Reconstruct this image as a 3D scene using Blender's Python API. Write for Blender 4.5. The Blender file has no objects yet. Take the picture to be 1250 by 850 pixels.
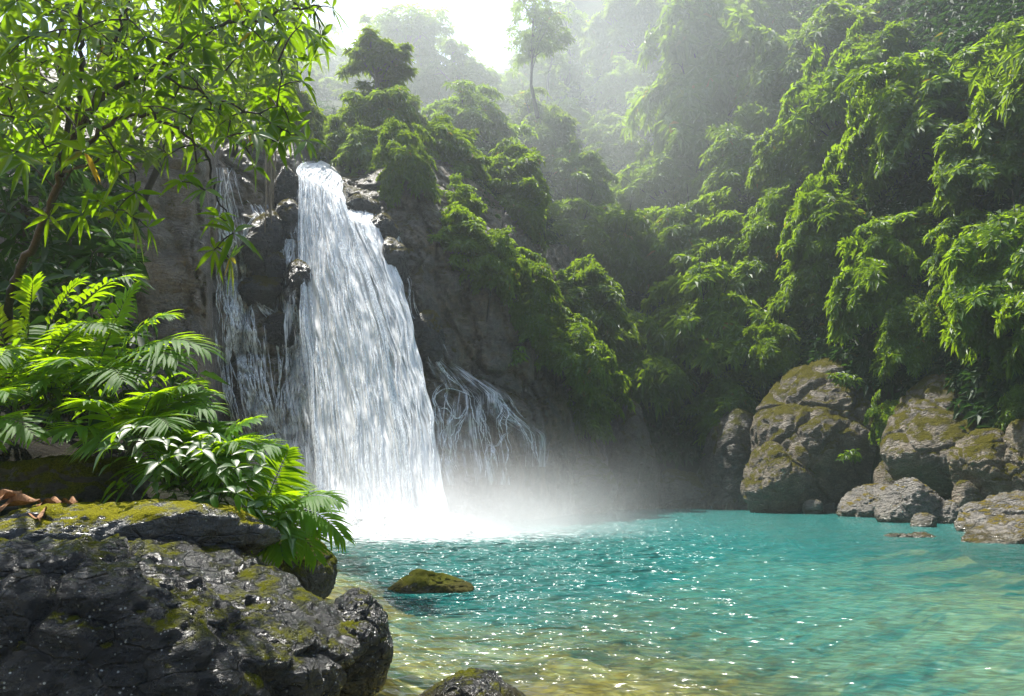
import bpy, bmesh, math, random
import numpy as np
from mathutils import Vector

random.seed(7)
rng = np.random.default_rng(11)
scene = bpy.context.scene
C = scene.collection
R = math.radians

# ------------------------------------------------------------------ camera
F_PX = 903.0
CAM = np.array([0.0, 0.0, 1.4])
TILT = math.atan((592 - 425) / F_PX)
ct, st = math.cos(TILT), math.sin(TILT)
cam = bpy.data.cameras.new('camera')
cam.sensor_width = 36.0
cam.lens = F_PX / 1250 * 36.0
cam.clip_start = 0.05
cam.clip_end = 2000
co = bpy.data.objects.new('camera', cam)
co.location = CAM
co.rotation_euler = (math.pi / 2 + TILT, 0, 0)
C.objects.link(co)
scene.camera = co


def P(px, py, Y):
    """world point seen in direction (px, py) of the 1250x850 photograph at world depth Y"""
    px, py, Y = np.broadcast_arrays(np.asarray(px, float), np.asarray(py, float), np.asarray(Y, float))
    u = (px - 625) / F_PX
    v = (425 - py) / F_PX
    dy = ct - st * v
    dz = st + ct * v
    t = Y / dy
    return np.stack([u * t, Y, CAM[2] + dz * t], -1)


def G(px, py, z=0.0):
    u = (px - 625) / F_PX
    v = (425 - py) / F_PX
    dz = st + ct * v
    t = (z - CAM[2]) / dz
    return np.array([u * t, (ct - st * v) * t, z])


# ------------------------------------------------------------------ noise (numpy)
def _h(ix, iy, iz, seed):
    h = (ix * 374761393 + iy * 668265263 + iz * 1440662683 + seed * 974634343) & 0xFFFFFFFF
    h = ((h ^ (h >> 13)) * 1274126177) & 0xFFFFFFFF
    h = ((h ^ (h >> 15)) * 2246822519) & 0xFFFFFFFF
    return h ^ (h >> 16)


_gt = rng.normal(size=(256, 3))
_gt /= np.linalg.norm(_gt, axis=1)[:, None]


def perlin(p, seed=0):
    p = np.asarray(p, float)
    i = np.floor(p).astype(np.int64)
    f = p - i
    w = f * f * f * (f * (f * 6 - 15) + 10)
    out = 0
    for dx in (0, 1):
        for dy in (0, 1):
            for dz in (0, 1):
                g = _gt[_h(i[..., 0] + dx, i[..., 1] + dy, i[..., 2] + dz, seed) & 255]
                d = f - np.array([dx, dy, dz])
                ww = (w[..., 0] if dx else 1 - w[..., 0]) * (w[..., 1] if dy else 1 - w[..., 1]) * (w[..., 2] if dz else 1 - w[..., 2])
                out = out + ww * (g * d).sum(-1)
    return out * 1.5


def fbm(p, octaves=4, seed=0, gain=0.5, ridged=False):
    p = np.asarray(p, float)
    a, s, out = 1.0, 1.0, 0
    for o in range(octaves):
        n = perlin(p * s + 17.3 * o, seed + o)
        out = out + a * ((1 - 2 * np.abs(n)) if ridged else n)
        a *= gain
        s *= 2.03
    return out


def worley(p, seed=0):
    p = np.asarray(p, float)
    i = np.floor(p).astype(np.int64)
    f1 = np.full(p.shape[:-1], 9.0)
    f2 = f1.copy()
    cid = np.zeros(p.shape[:-1])
    for dx in (-1, 0, 1):
        for dy in (-1, 0, 1):
            for dz in (-1, 0, 1):
                c = i + np.array([dx, dy, dz])
                h = _h(c[..., 0], c[..., 1], c[..., 2], seed)
                q = c + np.stack([(h & 1023), (h >> 10) & 1023, (h >> 20) & 1023], -1) / 1023.0
                d = np.linalg.norm(p - q, axis=-1)
                m = d < f1
                f2 = np.where(m, f1, np.minimum(f2, d))
                cid = np.where(m, (h % 997) / 997.0, cid)
                f1 = np.where(m, d, f1)
    return f1, f2, cid


# ------------------------------------------------------------------ mesh helpers
def mesh_np(name, verts, faces_list, smooth=True, attrs=None, vattrs=None):
    """faces_list: list of (n,k) int arrays"""
    me = bpy.data.meshes.new(name)
    verts = np.asarray(verts, np.float32)
    fl = [np.asarray(f, np.int32) for f in faces_list if len(f)]
    nl = sum(f.size for f in fl)
    nf = sum(len(f) for f in fl)
    me.vertices.add(len(verts))
    me.vertices.foreach_set('co', verts.ravel())
    me.loops.add(nl)
    me.loops.foreach_set('vertex_index', np.concatenate([f.ravel() for f in fl]))
    me.polygons.add(nf)
    tot = np.concatenate([np.full(len(f), f.shape[1], np.int32) for f in fl])
    me.polygons.foreach_set('loop_start', np.concatenate([[0], np.cumsum(tot)[:-1]]).astype(np.int32))
    me.polygons.foreach_set('loop_total', tot)
    me.polygons.foreach_set('use_smooth', np.full(nf, smooth))
    for k, v in (attrs or {}).items():
        a = me.attributes.new(k, 'FLOAT', 'FACE')
        a.data.foreach_set('value', np.asarray(v, np.float32))
    for k, v in (vattrs or {}).items():
        a = me.attributes.new(k, 'FLOAT', 'POINT')
        a.data.foreach_set('value', np.asarray(v, np.float32))
    me.update(calc_edges=True)
    me.validate()
    return me


def link(name, me, mat, parent=None, loc=None):
    o = bpy.data.objects.new(name, me)
    if mat is not None and not me.materials:
        me.materials.append(mat)
    C.objects.link(o)
    if parent is not None:
        o.parent = parent
    if loc is not None:
        o.location = loc
    return o


def tag(o, label, cat, group=None):
    o['label'] = label
    o['category'] = cat
    if group:
        o['group'] = group
    return o


def kind(o, k):
    o['kind'] = k
    return o


def empty(name, loc, label, cat, group=None):
    o = bpy.data.objects.new(name, None)
    o.empty_display_size = 0.2
    C.objects.link(o)
    o.location = loc
    return tag(o, label, cat, group)


class Geo:
    """collects vertices and faces"""

    def __init__(self):
        self.v, self.f, self.r, self.n = [], {}, {}, 0
        self.va = []

    def add(self, v, f, rnd=None, va=None):
        v = np.asarray(v, float).reshape(-1, 3)
        f = np.asarray(f, np.int64)
        self.v.append(v)
        self.f.setdefault(f.shape[1], []).append(f + self.n)
        self.r.setdefault(f.shape[1], []).append(np.full(len(f), 0.5) if rnd is None else np.asarray(rnd, float))
        self.va.append(np.zeros(len(v)) if va is None else np.asarray(va, float))
        self.n += len(v)

    def mesh(self, name, smooth=True, vname='along'):
        ks = sorted(self.f)
        return mesh_np(name, np.concatenate(self.v), [np.concatenate(self.f[k]) for k in ks], smooth,
                       {'rnd': np.concatenate([np.concatenate(self.r[k]) for k in ks])},
                       {vname: np.concatenate(self.va)})


def norm(a):
    return a / np.maximum(np.linalg.norm(a, axis=-1, keepdims=True), 1e-9)


def tube(geo, pts, rad, n=7, flat=None, va=None):
    """tapered tube along pts; flat=(normal, factor) squashes the section along normal"""
    pts = np.asarray(pts, float)
    rad = np.broadcast_to(np.asarray(rad, float), (len(pts),))
    T = norm(np.gradient(pts, axis=0))
    ref = np.array([0.31, 0.22, 0.92]) if flat is None else np.asarray(flat[0], float)
    A = norm(np.cross(T, ref))
    B = norm(np.cross(A, T))
    ang = np.linspace(0, 2 * math.pi, n, endpoint=False)
    fb = 1.0 if flat is None else flat[1]
    ring = pts[:, None] + rad[:, None, None] * (np.cos(ang)[None, :, None] * A[:, None] + fb * np.sin(ang)[None, :, None] * B[:, None])
    m = len(pts)
    i = np.arange(m - 1)[:, None] * n
    j = np.arange(n)[None]
    q = np.stack([i + j, i + (j + 1) % n, i + n + (j + 1) % n, i + n + j], -1).reshape(-1, 4)
    geo.add(ring, q, va=None if va is None else np.repeat(va, n))


def smooth_path(pts, k=6):
    """Catmull-Rom through pts"""
    p = np.asarray(pts, float)
    p = np.vstack([2 * p[0] - p[1], p, 2 * p[-1] - p[-2]])
    out = []
    for i in range(1, len(p) - 2):
        t = np.linspace(0, 1, k, endpoint=False)[:, None]
        a, b, c, d = p[i - 1], p[i], p[i + 1], p[i + 2]
        out.append(0.5 * (2 * b + (c - a) * t + (2 * a - 5 * b + 4 * c - d) * t * t + (3 * b - a - 3 * c + d) * t ** 3))
    out.append(p[-2][None])
    return np.concatenate(out)


# leaves -----------------------------------------------------------
def leaves(geo, p, d, nrm, L, W, near=False, droop=0.25, rnd=None, fold=0.25):
    p = np.asarray(p, float)
    n = len(p)
    d = norm(d)
    s = norm(np.cross(d, nrm))
    nn = np.cross(s, d)
    L = np.broadcast_to(np.asarray(L, float), (n,))[:, None]
    W = np.broadcast_to(np.asarray(W, float), (n,))[:, None]
    droop = np.broadcast_to(np.asarray(droop, float), (n,))[:, None]
    down = np.array([0, 0, -1.0])
    if rnd is None:
        rnd = rng.random(n)
    if not near:
        b = p
        mid = p + d * L * 0.45 + down * droop * L * 0.2
        l = mid + s * W * 0.5 + nn * W * fold
        r = mid - s * W * 0.5 + nn * W * fold
        t = p + d * L + down * droop * L
        v = np.stack([b, r, t, l], 1)
        k = np.arange(n)[:, None] * 4
        f = np.concatenate([k + np.array([0, 1, 2]), k + np.array([0, 2, 3])])
        geo.add(v, f, np.concatenate([rnd, rnd]))
    else:
        ts = np.array([0, 0.1, 0.3, 0.55, 0.8, 1.0])
        ws = np.array([0.04, 0.5, 0.95, 0.9, 0.45, 0.02])
        cols = []
        for t, w in zip(ts, ws):
            c = p + d * L * t + down * droop * L * t * t
            cols += [c + s * W * 0.5 * w + nn * W * fold * w, c, c - s * W * 0.5 * w + nn * W * fold * w]
        v = np.stack(cols, 1)
        q = []
        for i in range(5):
            for j in (0, 1):
                q.append([i * 3 + j, i * 3 + j + 1, i * 3 + 3 + j + 1, i * 3 + 3 + j])
        q = np.array(q)
        f = (np.arange(n)[:, None, None] * 18 + q[None]).reshape(-1, 4)
        geo.add(v, f, np.repeat(rnd, 10))


def whorls(geo, c, axis, nl, L, W, tilt=0.15, near=False, droop=0.3, spread=2 * math.pi, jit=0.3, rnd=None):
    """rosettes of nl leaves at each centre c, opening around axis"""
    c = np.asarray(c, float)
    m = len(c)
    axis = norm(axis)
    ref = np.where(np.abs(axis[:, 2:3]) > 0.9, np.array([[1.0, 0, 0]]), np.array([[0, 0, 1.0]]))
    U = norm(np.cross(axis, ref))
    V = np.cross(axis, U)
    ph0 = rng.random(m) * 6.283
    base = rng.random(m) if rnd is None else rnd
    L = np.broadcast_to(np.asarray(L, float), (m,))
    W = np.broadcast_to(np.asarray(W, float), (m,))
    for j in range(nl):
        a = ph0 + spread * j / nl + rng.normal(0, jit, m)
        rad = np.cos(a)[:, None] * U + np.sin(a)[:, None] * V
        tl = tilt + rng.normal(0, 0.22, m)
        d = rad * np.cos(tl)[:, None] + axis * np.sin(tl)[:, None]
        nr = axis * np.cos(tl)[:, None] - rad * np.sin(tl)[:, None]
        nr = norm(nr + rng.normal(0, 0.12, (m, 3)))
        s = rng.uniform(0.7, 1.15, m)
        leaves(geo, c + d * (L * 0.05)[:, None], d, nr, L * s, W * s, near, droop * rng.uniform(0.5, 1.5, m),
               np.clip(base * 0.7 + 0.3 * rng.random(m), 0, 1))


# ------------------------------------------------------------------ materials
def new_mat(name):
    m = bpy.data.materials.new(name)
    m.use_nodes = True
    nt = m.node_tree
    nt.nodes.clear()
    return m, nt


class N:
    def __init__(self, nt):
        self.nt = nt

    def __call__(self, typ, **kw):
        n = self.nt.nodes.new(typ)
        ins = kw.pop('i', {})
        for k, v in kw.items():
            setattr(n, k, v)
        for k, v in ins.items():
            self.set(n.inputs[k], v)
        return n

    def set(self, sock, v):
        if isinstance(v, bpy.types.NodeSocket):
            self.nt.links.new(v, sock)
        else:
            sock.default_value = v

    def math(self, op, a, b=0.0, clamp=False):
        n = self('ShaderNodeMath', operation=op, use_clamp=clamp)
        self.set(n.inputs[0], a)
        self.set(n.inputs[1], b)
        return n.outputs[0]

    def noise(self, vec, scale, detail=4, rough=0.55, dist=0.0):
        n = self('ShaderNodeTexNoise', i={'Scale': scale, 'Detail': detail, 'Roughness': rough, 'Distortion': dist})
        if vec is not None:
            self.set(n.inputs['Vector'], vec)
        return n.outputs['Fac']

    def ramp(self, fac, stops, interp='LINEAR'):
        n = self('ShaderNodeValToRGB')
        n.color_ramp.interpolation = interp
        el = n.color_ramp.elements
        while len(el) < len(stops):
            el.new(0.5)
        for e, (p, c) in zip(el, stops):
            e.position = p
            e.color = (c, c, c, 1) if not isinstance(c, tuple) else (*c, 1)
        self.set(n.inputs[0], fac)
        return n.outputs[0]

    def mix(self, fac, a, b):
        n = self('ShaderNodeMix', data_type='RGBA')
        self.set(n.inputs[0], fac)
        for s, v in ((n.inputs[6], a), (n.inputs[7], b)):
            if isinstance(v, tuple):
                v = (*v[:3], 1)
            self.set(s, v)
        return n.outputs[2]

    def mixs(self, fac, a, b):
        n = self('ShaderNodeMixShader')
        self.set(n.inputs[0], fac)
        self.set(n.inputs[1], a)
        self.set(n.inputs[2], b)
        return n.outputs[0]

    def out(self, surf=None, vol=None):
        o = self('ShaderNodeOutputMaterial')
        if surf is not None:
            self.set(o.inputs['Surface'], surf)
        if vol is not None:
            self.set(o.inputs['Volume'], vol)

    def bump(self, h, strength=0.5, dist=0.1, normal=None):
        n = self('ShaderNodeBump', i={'Strength': strength, 'Distance': dist, 'Height': h})
        if normal is not None:
            self.set(n.inputs['Normal'], normal)
        return n.outputs[0]


def leaf_mat(name, dark, light, trans, tfac=0.45, rough=0.35, spec=0.5):
    m, nt = new_mat(name)
    n = N(nt)
    at = n('ShaderNodeAttribute', attribute_name='rnd')
    oi = n('ShaderNodeObjectInfo')
    geo = n('ShaderNodeNewGeometry')
    big = n.noise(geo.outputs['Position'], 0.5, 2)
    f = n.math('ADD', n.math('MULTIPLY', at.outputs['Fac'], 0.55), n.math('MULTIPLY', oi.outputs['Random'], 0.3))
    f = n.math('ADD', f, n.math('MULTIPLY', n.math('SUBTRACT', big, 0.42), 0.6), True)
    col = n.mix(f, dark, light)
    tcol = n.mix(f, tuple(c * 0.6 for c in trans), trans)
    old = n.ramp(at.outputs['Fac'], [(0.945, 0.0), (0.97, 1.0)])
    col = n.mix(old, col, (0.16, 0.12, 0.015))
    tcol = n.mix(old, tcol, (0.42, 0.30, 0.02))
    dif = n('ShaderNodeBsdfDiffuse', i={'Color': col, 'Roughness': 0.3}).outputs[0]
    tr = n('ShaderNodeBsdfTranslucent', i={'Color': tcol}).outputs[0]
    body = n.mixs(tfac, dif, tr)
    gl = n('ShaderNodeBsdfGlossy', i={'Color': (1, 1, 1, 1), 'Roughness': rough}).outputs[0]
    fr = n('ShaderNodeFresnel', i={'IOR': 1.4}).outputs[0]
    n.out(n.mixs(n.math('MULTIPLY', fr, spec), body, gl))
    return m


def rock_mat(name, dark, light, moss=(0.085, 0.085, 0.008), moss_amt=0.5, rough=(0.3, 0.75), scale=1.0, specks=0.0,
             strata=0.0, tan=None, waterline=0.12, bump=0.6, tan_dir=None):
    m, nt = new_mat(name)
    n = N(nt)
    geo = n('ShaderNodeNewGeometry')
    pos = geo.outputs['Position']
    mp = n('ShaderNodeMapping', i={'Rotation': (0.35, 0.5, 0.3), 'Scale': (1, 1, 2.6)})
    n.set(mp.inputs['Vector'], pos)
    sp = mp.outputs[0]
    a = n.noise(pos, 1.1 * scale, 6, 0.62, 0.6)
    b = n.noise(sp, 4.5 * scale, 6, 0.65, 0.8)
    c = n.noise(pos, 26 * scale, 4, 0.6)
    f = n.math('ADD', n.math('MULTIPLY', a, 0.55), n.math('MULTIPLY', b, 0.45))
    col = n.ramp(f, [(0.34, dark), (0.5, tuple((d + l) * 0.42 for d, l in zip(dark, light))), (0.66, light)])
    if tan is not None:
        tn = n.ramp(n.noise(pos, 0.8 * scale, 5, 0.6, 0.4), [(0.45, 0.0), (0.62, 1.0)])
        col = n.mix(n.math('MULTIPLY', tn, 0.75), col, tan)
    # fine mottling
    col = n.mix(n.ramp(c, [(0.35, 0.55), (0.6, 0.0)]), col, tuple(x * 0.4 for x in dark))
    crk = n('ShaderNodeTexVoronoi', feature='DISTANCE_TO_EDGE', i={'Scale': 1.3 * scale})
    dis = n('ShaderNodeVectorMath', operation='MULTIPLY_ADD', i={0: (0.0, 0.0, 0.0)})
    nz = n('ShaderNodeTexNoise', i={'Scale': 1.5 * scale, 'Detail': 4})
    n.set(nz.inputs['Vector'], pos)
    n.set(dis.inputs[0], nz.outputs['Color'])
    dis.inputs[1].default_value = (0.8 / scale,) * 3
    n.set(dis.inputs[2], sp)
    n.set(crk.inputs['Vector'], dis.outputs[0])
    crack = n.ramp(crk.outputs['Distance'], [(0.0, 0.0), (0.035, 1.0)])
    # moss on upward faces and damp patches
    nz_ = n('ShaderNodeSeparateXYZ', i={0: geo.outputs['Normal']}).outputs['Z']
    mo = n.math('ADD', n.math('MULTIPLY', nz_, 0.42), n.math('MULTIPLY', n.noise(pos, 2.2 * scale, 6, 0.68, 0.3), 1.3))
    mo = n.math('ADD', mo, n.math('MULTIPLY', c, 0.25))
    th = 1.30 - 0.55 * moss_amt
    mm = n.ramp(n.math('SUBTRACT', mo, th - 0.5), [(0.46, 0.0), (0.62, 1.0)])
    fine = n.noise(pos, 60 * scale, 3, 0.7)
    mcol = n.mix(n.ramp(fine, [(0.3, 0.0), (0.7, 1.0)]), tuple(x * 0.35 for x in moss), tuple(min(1, x * 1.7) for x in moss))
    col = n.mix(mm, col, mcol)
    ro = n.ramp(n.noise(pos, 3.3 * scale, 4, 0.6), [(0.35, rough[0]), (0.65, rough[1])])
    ro = n.math('MAXIMUM', ro, n.math('MULTIPLY', mm, 0.9))
    if specks > 0:
        vo = n('ShaderNodeTexVoronoi', i={'Scale': 34.0, 'Randomness': 1.0})
        n.set(vo.inputs['Vector'], pos)
        sz = n.ramp(vo.outputs['Color'], [(0.35, 0.0), (1.0, 0.30)])
        s = n.math('LESS_THAN', vo.outputs['Distance'], sz)
        msk = n.ramp(n.noise(pos, 2.6, 4, 0.6), [(0.36, 0.0), (0.52, 1.0)])
        s = n.math('MULTIPLY', n.math('MULTIPLY', s, msk), specks)
        col = n.mix(s, col, (0.62, 0.64, 0.62))
    # wet dark band at the waterline
    zz = n('ShaderNodeSeparateXYZ', i={0: pos}).outputs['Z']
    if waterline > 0:
        wl = n.ramp(n.math('DIVIDE', n.math('ADD', zz, n.math('MULTIPLY', n.math('SUBTRACT', a, 0.5), 0.4 * waterline)), waterline * 2.2), [(0.35, 1.0), (0.6, 0.0)])
        col = n.mix(n.math('MULTIPLY', wl, 0.6), col, (0.055, 0.045, 0.018))
        ro = n.math('SUBTRACT', ro, n.math('MULTIPLY', wl, 0.25), True)
    h = n.math('ADD', n.math('MULTIPLY', b, 0.5), n.math('MULTIPLY', c, 0.22))
    h = n.math('ADD', h, n.math('MULTIPLY', crack, 0.17))
    h = n.math('ADD', h, n.math('MULTIPLY', fine, n.math('ADD', 0.04, n.math('MULTIPLY', mm, 0.55))))
    h = n.math('ADD', h, n.math('MULTIPLY', mm, 0.22))
    if strata > 0:
        wv = n('ShaderNodeTexWave', wave_type='BANDS', bands_direction='Z', i={'Scale': 1.6 * scale, 'Distortion': 9.0, 'Detail': 4.0, 'Detail Scale': 1.5})
        n.set(wv.inputs['Vector'], sp)
        h = n.math('ADD', h, n.math('MULTIPLY', wv.outputs['Fac'], strata))
    nor = n.bump(h, bump, 0.22 / scale)
    bs = n('ShaderNodeBsdfPrincipled', i={'Base Color': col, 'Roughness': ro, 'Normal': nor, 'Specular IOR Level': n.math('SUBTRACT', 0.5, n.math('MULTIPLY', mm, 0.45))})
    n.out(bs.outputs[0])
    return m


def bark_mat(name, a, b):
    m, nt = new_mat(name)
    n = N(nt)
    geo = n('ShaderNodeNewGeometry')
    mp = n('ShaderNodeMapping', i={'Scale': (9, 9, 1.6)})
    n.set(mp.inputs['Vector'], geo.outputs['Position'])
    f = n.noise(mp.outputs[0], 3.0, 5, 0.65, 0.5)
    col = n.mix(n.ramp(f, [(0.35, 0.0), (0.65, 1.0)]), a, b)
    bs = n('ShaderNodeBsdfPrincipled', i={'Base Color': col, 'Roughness': 0.8, 'Normal': n.bump(f, 0.6, 0.03)})
    n.out(bs.outputs[0])
    return m


def ground_mat(name, a, b, moss=None):
    m, nt = new_mat(name)
    n = N(nt)
    geo = n('ShaderNodeNewGeometry')
    pos = geo.outputs['Position']
    f = n.noise(pos, 1.6, 7, 0.65, 0.4)
    col = n.mix(n.ramp(f, [(0.35, 0.0), (0.65, 1.0)]), a, b)
    if moss:
        col = n.mix(n.ramp(n.noise(pos, 0.7, 5, 0.6), [(0.45, 0.0), (0.6, 1.0)]), col, moss)
    bs = n('ShaderNodeBsdfPrincipled', i={'Base Color': col, 'Roughness': 0.95, 'Specular IOR Level': 0.1, 'Normal': n.bump(n.noise(pos, 7, 6, 0.7), 0.8, 0.15)})
    n.out(bs.outputs[0])
    return m


def white_water_mat(name, us, vs, lo, hi, edge=True, tfac=0.28, col=(0.86, 0.90, 0.93)):
    """foaming water; 'across' and 'along' are its own flow coordinates"""
    m, nt = new_mat(name)
    n = N(nt)
    u = n('ShaderNodeAttribute', attribute_name='across').outputs['Fac']
    v = n('ShaderNodeAttribute', attribute_name='along').outputs['Fac']
    xy = n('ShaderNodeCombineXYZ', i={0: n.math('MULTIPLY', u, us), 1: n.math('MULTIPLY', v, vs), 2: 0.0}).outputs[0]
    f1 = n.noise(xy, 1.0, 6, 0.62, 0.7)
    xy2 = n('ShaderNodeCombineXYZ', i={0: n.math('MULTIPLY', u, us * 3.1), 1: n.math('MULTIPLY', v, vs * 2.2), 2: 3.0}).outputs[0]
    f2 = n.noise(xy2, 1.0, 5, 0.65, 0.5)
    f = n.math('ADD', n.math('MULTIPLY', f1, 0.6), n.math('MULTIPLY', f2, 0.4))
    den = n('ShaderNodeAttribute', attribute_name='density').outputs['Fac']
    f = n.math('ADD', f, den)
    al = n.ramp(f, [(lo, 0.0), (hi, 1.0)], 'EASE')
    nor = n.bump(f, 0.30, 0.18)
    c2 = n.mix(n.ramp(f2, [(0.3, 0.0), (0.55, 1.0)]), (0.84, 0.87, 0.88), col)
    d = n('ShaderNodeBsdfDiffuse', i={'Color': c2, 'Normal': nor}).outputs[0]
    t = n('ShaderNodeBsdfTranslucent', i={'Color': c2, 'Normal': nor}).outputs[0]
    g = n('ShaderNodeBsdfGlossy', i={'Roughness': 0.25, 'Normal': nor}).outputs[0]
    body = n.mixs(0.02, n.mixs(tfac, d, t), g)
    n.out(n.mixs(al, n('ShaderNodeBsdfTransparent').outputs[0], body))
    return m


def strand_mat(name, op):
    m, nt = new_mat(name)
    n = N(nt)
    geo = n('ShaderNodeNewGeometry')
    mp = n('ShaderNodeMapping', i={'Scale': (7, 7, 2.2)})
    n.set(mp.inputs['Vector'], geo.outputs['Position'])
    f = n.noise(mp.outputs[0], 1.6, 5, 0.7, 0.6)
    al = n.math('MULTIPLY', n.ramp(f, [(0.36, 0.15), (0.56, 1.0)]), op)
    c = (0.86, 0.90, 0.93, 1)
    d = n('ShaderNodeBsdfDiffuse', i={'Color': c}).outputs[0]
    t = n('ShaderNodeBsdfTranslucent', i={'Color': c}).outputs[0]
    g = n('ShaderNodeBsdfGlossy', i={'Roughness': 0.2}).outputs[0]
    n.out(n.mixs(al, n('ShaderNodeBsdfTransparent').outputs[0], n.mixs(0.03, n.mixs(0.25, d, t), g)))
    return m


M = {}
M['leaf_far'] = leaf_mat('forest_leaf', (0.030, 0.080, 0.010), (0.09, 0.17, 0.010), (0.29, 0.42, 0.012), 0.5, 0.55, 0.04)
M['leaf_mid'] = leaf_mat('slope_leaf', (0.018, 0.065, 0.010), (0.085, 0.18, 0.010), (0.30, 0.46, 0.010), 0.5, 0.58, 0.05)
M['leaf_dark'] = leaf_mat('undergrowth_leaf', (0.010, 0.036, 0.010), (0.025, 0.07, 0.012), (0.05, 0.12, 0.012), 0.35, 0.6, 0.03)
M['leaf_sunlit'] = leaf_mat('sunlit_leaf', (0.034, 0.095, 0.008), (0.095, 0.19, 0.010), (0.32, 0.50, 0.010), 0.55, 0.55, 0.05)  # brighter, yellower slope leaf: sunlight on picked crowns put into the colour
M['leaf_near'] = leaf_mat('glossy_leaf', (0.016, 0.070, 0.006), (0.05, 0.15, 0.008), (0.27, 0.46, 0.006), 0.55, 0.5, 0.06)
M['fern'] = leaf_mat('fern_leaf', (0.020, 0.085, 0.005), (0.085, 0.22, 0.007), (0.42, 0.66, 0.006), 0.55, 0.6, 0.02)
M['bark'] = bark_mat('dark_bark', (0.005, 0.0045, 0.004), (0.016, 0.013, 0.010))
M['bark_grey'] = bark_mat('grey_bark', (0.05, 0.045, 0.04), (0.14, 0.13, 0.115))
M['stem'] = bark_mat('green_stem', (0.03, 0.06, 0.012), (0.06, 0.10, 0.02))
M['root'] = bark_mat('pale_root', (0.10, 0.075, 0.05), (0.24, 0.19, 0.13))
M['fg_rock'] = rock_mat('wet_dark_rock', (0.003, 0.0032, 0.0035), (0.028, 0.029, 0.031), (0.12, 0.125, 0.005), 0.27, (0.14, 0.42), 1.9, 0.55, 0.0, None, 0.1, 1.0)
M['slab'] = rock_mat('wet_slab_rock', (0.014, 0.014, 0.015), (0.09, 0.093, 0.097), (0.16, 0.15, 0.006), 0.50, (0.12, 0.4), 1.8, 0.3, 0.0, None, 0.0, 0.7)
M['moss_rock'] = rock_mat('mossy_rock', (0.02, 0.018, 0.014), (0.10, 0.095, 0.08), (0.075, 0.08, 0.008), 0.95, (0.4, 0.8), 1.2, 0, 0.0, None, 0.1, 0.8)
M['right_rock'] = rock_mat('weathered_boulder', (0.06, 0.048, 0.034), (0.27, 0.215, 0.15), (0.105, 0.095, 0.012), 0.66, (0.5, 0.85), 0.7, 0, 0.05, (0.19, 0.15, 0.09), 0.25, 1.0)
M['grey_rock'] = rock_mat('grey_shore_rock', (0.05, 0.045, 0.038), (0.235, 0.205, 0.165), (0.17, 0.13, 0.012), 0.25, (0.35, 0.75), 0.8, 0, 0.05, None, 0.22, 0.9)
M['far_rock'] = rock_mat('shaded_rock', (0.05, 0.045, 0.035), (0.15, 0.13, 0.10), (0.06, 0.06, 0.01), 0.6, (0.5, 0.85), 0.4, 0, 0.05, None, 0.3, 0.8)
M['cliff'] = rock_mat('wet_cliff', (0.02, 0.019, 0.017), (0.20, 0.18, 0.15), (0.075, 0.07, 0.010), 0.42, (0.28, 0.7), 0.8, 0, 0.08, (0.20, 0.15, 0.09), 0.0, 1.0)
M['fall_rock'] = rock_mat('moss_cliff_rock', (0.012, 0.012, 0.012), (0.075, 0.075, 0.075), (0.10, 0.085, 0.010), 0.62, (0.2, 0.6), 0.7, 0, 0.05, None, 0.0, 1.0)
M['hill'] = ground_mat('forest_floor', (0.012, 0.014, 0.008), (0.035, 0.04, 0.018), (0.018, 0.035, 0.010))
M['bank'] = ground_mat('shaded_damp_soil', (0.004, 0.0035, 0.002), (0.014, 0.011, 0.006), (0.008, 0.014, 0.004))  # damp soil, darkened further: the bank's shade is put into its colour
M['dead'] = bark_mat('dry_leaf', (0.16, 0.07, 0.025), (0.34, 0.17, 0.07))
M['strand'] = strand_mat('running_water', 0.95)
m, nt = new_mat('foam')
n = N(nt)
ps_ = n('ShaderNodeNewGeometry').outputs['Position']
nn_ = n.noise(ps_, 5.0, 6, 0.7, 0.5)
n.out(n('ShaderNodeBsdfPrincipled', i={'Base Color': (0.88, 0.91, 0.92, 1), 'Roughness': 0.6, 'Normal': n.bump(nn_, 0.8, 0.15), 'Alpha': n.ramp(n.noise(ps_, 2.2, 5, 0.7), [(0.36, 0.0), (0.5, 1.0)])}).outputs[0])
M['foam'] = m
M['veil'] = strand_mat('thin_running_water', 0.7)
M['curtain'] = white_water_mat('falling_water', 15, 0.42, 0.20, 0.52, col=(0.97, 0.965, 0.95))
M['lace'] = white_water_mat('lacy_water', 12, 0.45, 0.47, 0.66, col=(0.90, 0.92, 0.94))
M['curtain2'] = white_water_mat('shaded_falling_water', 11, 0.45, 0.24, 0.54, col=(0.88, 0.90, 0.92))  # greyer, bluer water: shade on the right-hand fall put into the colour

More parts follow.
